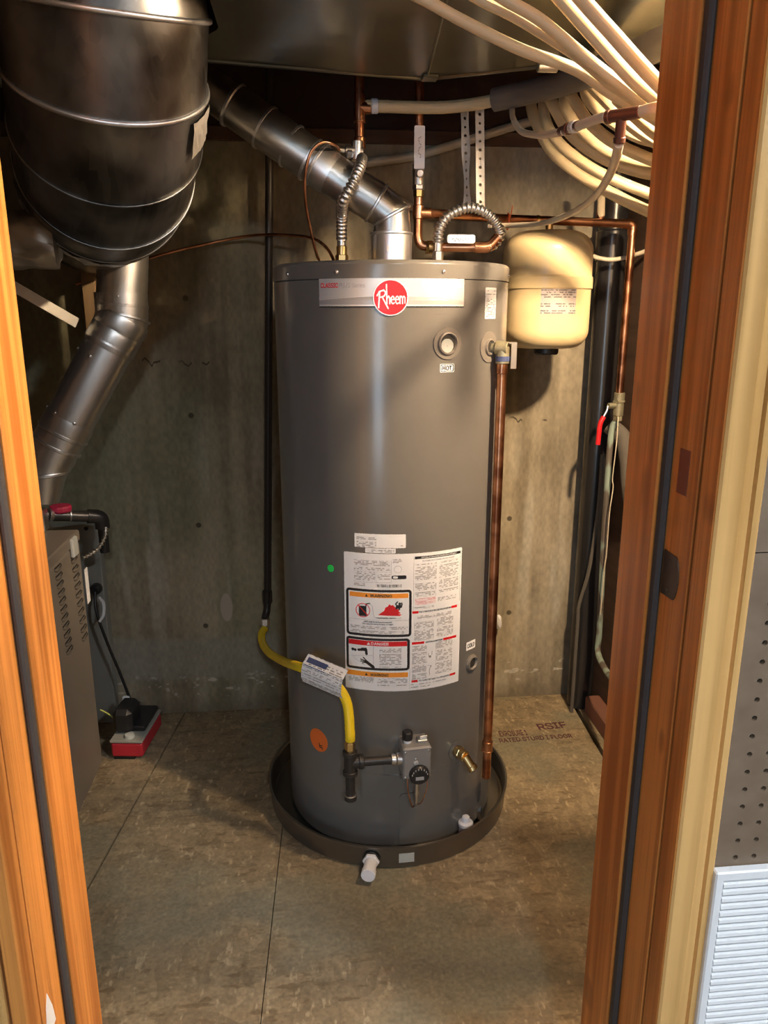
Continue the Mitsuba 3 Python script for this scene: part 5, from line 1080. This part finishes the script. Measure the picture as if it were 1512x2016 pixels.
part(pg, 'tag', tube(spline([PY(196, 1176, 2.325), PY(204, 1188, 2.31), PY(204, 1210, 2.30), PY(196, 1224, 2.295)], 6), 0.005, 4), 'mat_white', False, 'white cord tag')
pu_ = thing('condensate_pump', 'small black and red condensate pump on the floor behind the cabinet', 'pump')
pc0 = PZ(212, 1502); 
def yawed(m, at, a):
    m.apply_transform(trimesh.transformations.rotation_matrix(a, [0, 0, 1])); m.apply_translation(at); return m
pa = PZ(212, 1505); pb_ = PZ(250, 1490); pcn = PZ(280, 1448)
ux = pb_ - pa; W2 = np.linalg.norm(ux[:2]); ang = 0.12
at0 = np.array([pa[0] + 0.0, pa[1] + 0.02, 0.0])
WP, LP_ = 0.105, 0.19
part(pu_, 'tank', yawed(bx(0.008, WP, 0, LP_, 0.012, 0.060, 0.006), at0, -ang), 'mat_redpump'); mat('mat_redpump', base_color=(0.42, 0.02, 0.035), roughness=0.4)
part(pu_, 'foot', yawed(bx(0.012, WP - 0.03, 0.01, 0.04, 0, 0.013), at0, -ang), 'mat_black')
part(pu_, 'foot', yawed(bx(0.012, WP - 0.03, LP_ - 0.04, LP_ - 0.01, 0, 0.013), at0, -ang), 'mat_black')
part(pu_, 'lid', yawed(bx(0.006, WP + 0.002, -0.002, LP_ + 0.002, 0.060, 0.070, 0.003), at0, -ang), 'mat_board')
part(pu_, 'cover', yawed(bx(0.010, WP - 0.006, 0.050, LP_ - 0.004, 0.070, 0.088, 0.004), at0, -ang), 'mat_black')
part(pu_, 'motor_housing', yawed(bx(0.006, 0.066, 0.030, 0.13, 0.070, 0.150, 0.014), at0, -ang), 'mat_black')
part(pu_, 'motor_label', yawed(bx(0.008, 0.030, 0.120, 0.133, 0.115, 0.150, 0.003), at0, -ang), 'mat_white')
part(pu_, 'float_cap', yawed(put(lathe([(0.001, 0), (0.016, 0), (0.014, 0.010), (0.001, 0.012)], 18), (0.062, 0.020, 0.070)), at0, -ang), 'mat_plastic')
part(pu_, 'ground_wire', tube(spline([PY(197, 1397, 2.20), PY(212, 1405, 2.20), PY(228, 1416, 2.20), PY(236, 1417, 2.19), PY(230, 1425, 2.19)], 6), 0.0025, 8), 'mat_gwire'); mat('mat_gwire', base_color=(0.45, 0.48, 0.12), roughness=0.5)
# stud and diagonal strap in the dark corner
s0_ = PY(180, 590, 2.36)
solo('wall_stud', 'weathered upright wooden stud behind the slanting flue', 'stud', bx(s0_[0] - 0.02, s0_[0] + 0.016, 2.345, WALL_Y - 0.001, PY(180, 650, 2.36)[2] - 0.15, 1.80, 0.002), 'mat_studwood')
sa_, sb_ = PY(20, 560, 2.0), PY(152, 636, 2.1)
d = sb_ - sa_; L = np.linalg.norm(d); d /= L; up2 = np.cross([0, 1, 0], d); up2 = np.array([0, 0, 1.0]) - d * d[2]; up2 /= np.linalg.norm(up2); nn2 = np.cross(d, up2)
m = bx(0, L, -0.013, 0.013, -0.001, 0.001); R4 = np.eye(4); R4[:3, 0], R4[:3, 1], R4[:3, 2], R4[:3, 3] = d, up2, nn2, sa_; m.apply_transform(R4)
solo('diagonal_strap', 'flat steel strap slanting through the dark corner left of the flue', 'metal strap', m, 'mat_strap', False)
# scrap behind heater at right
q = PY(984, 1228, 2.37); rs = np.random.RandomState(2)
pts = rs.normal(0, 1, (20, 3)); pts /= np.linalg.norm(pts, axis=1, keepdims=True)
solo('insulation_scrap', 'white scrap of material on the concrete wall right of the discharge pipe', 'scrap', trimesh.Trimesh(pts * [0.012, 0.02, 0.028] + q + [0, 0.015, 0]).convex_hull, 'mat_white', False)
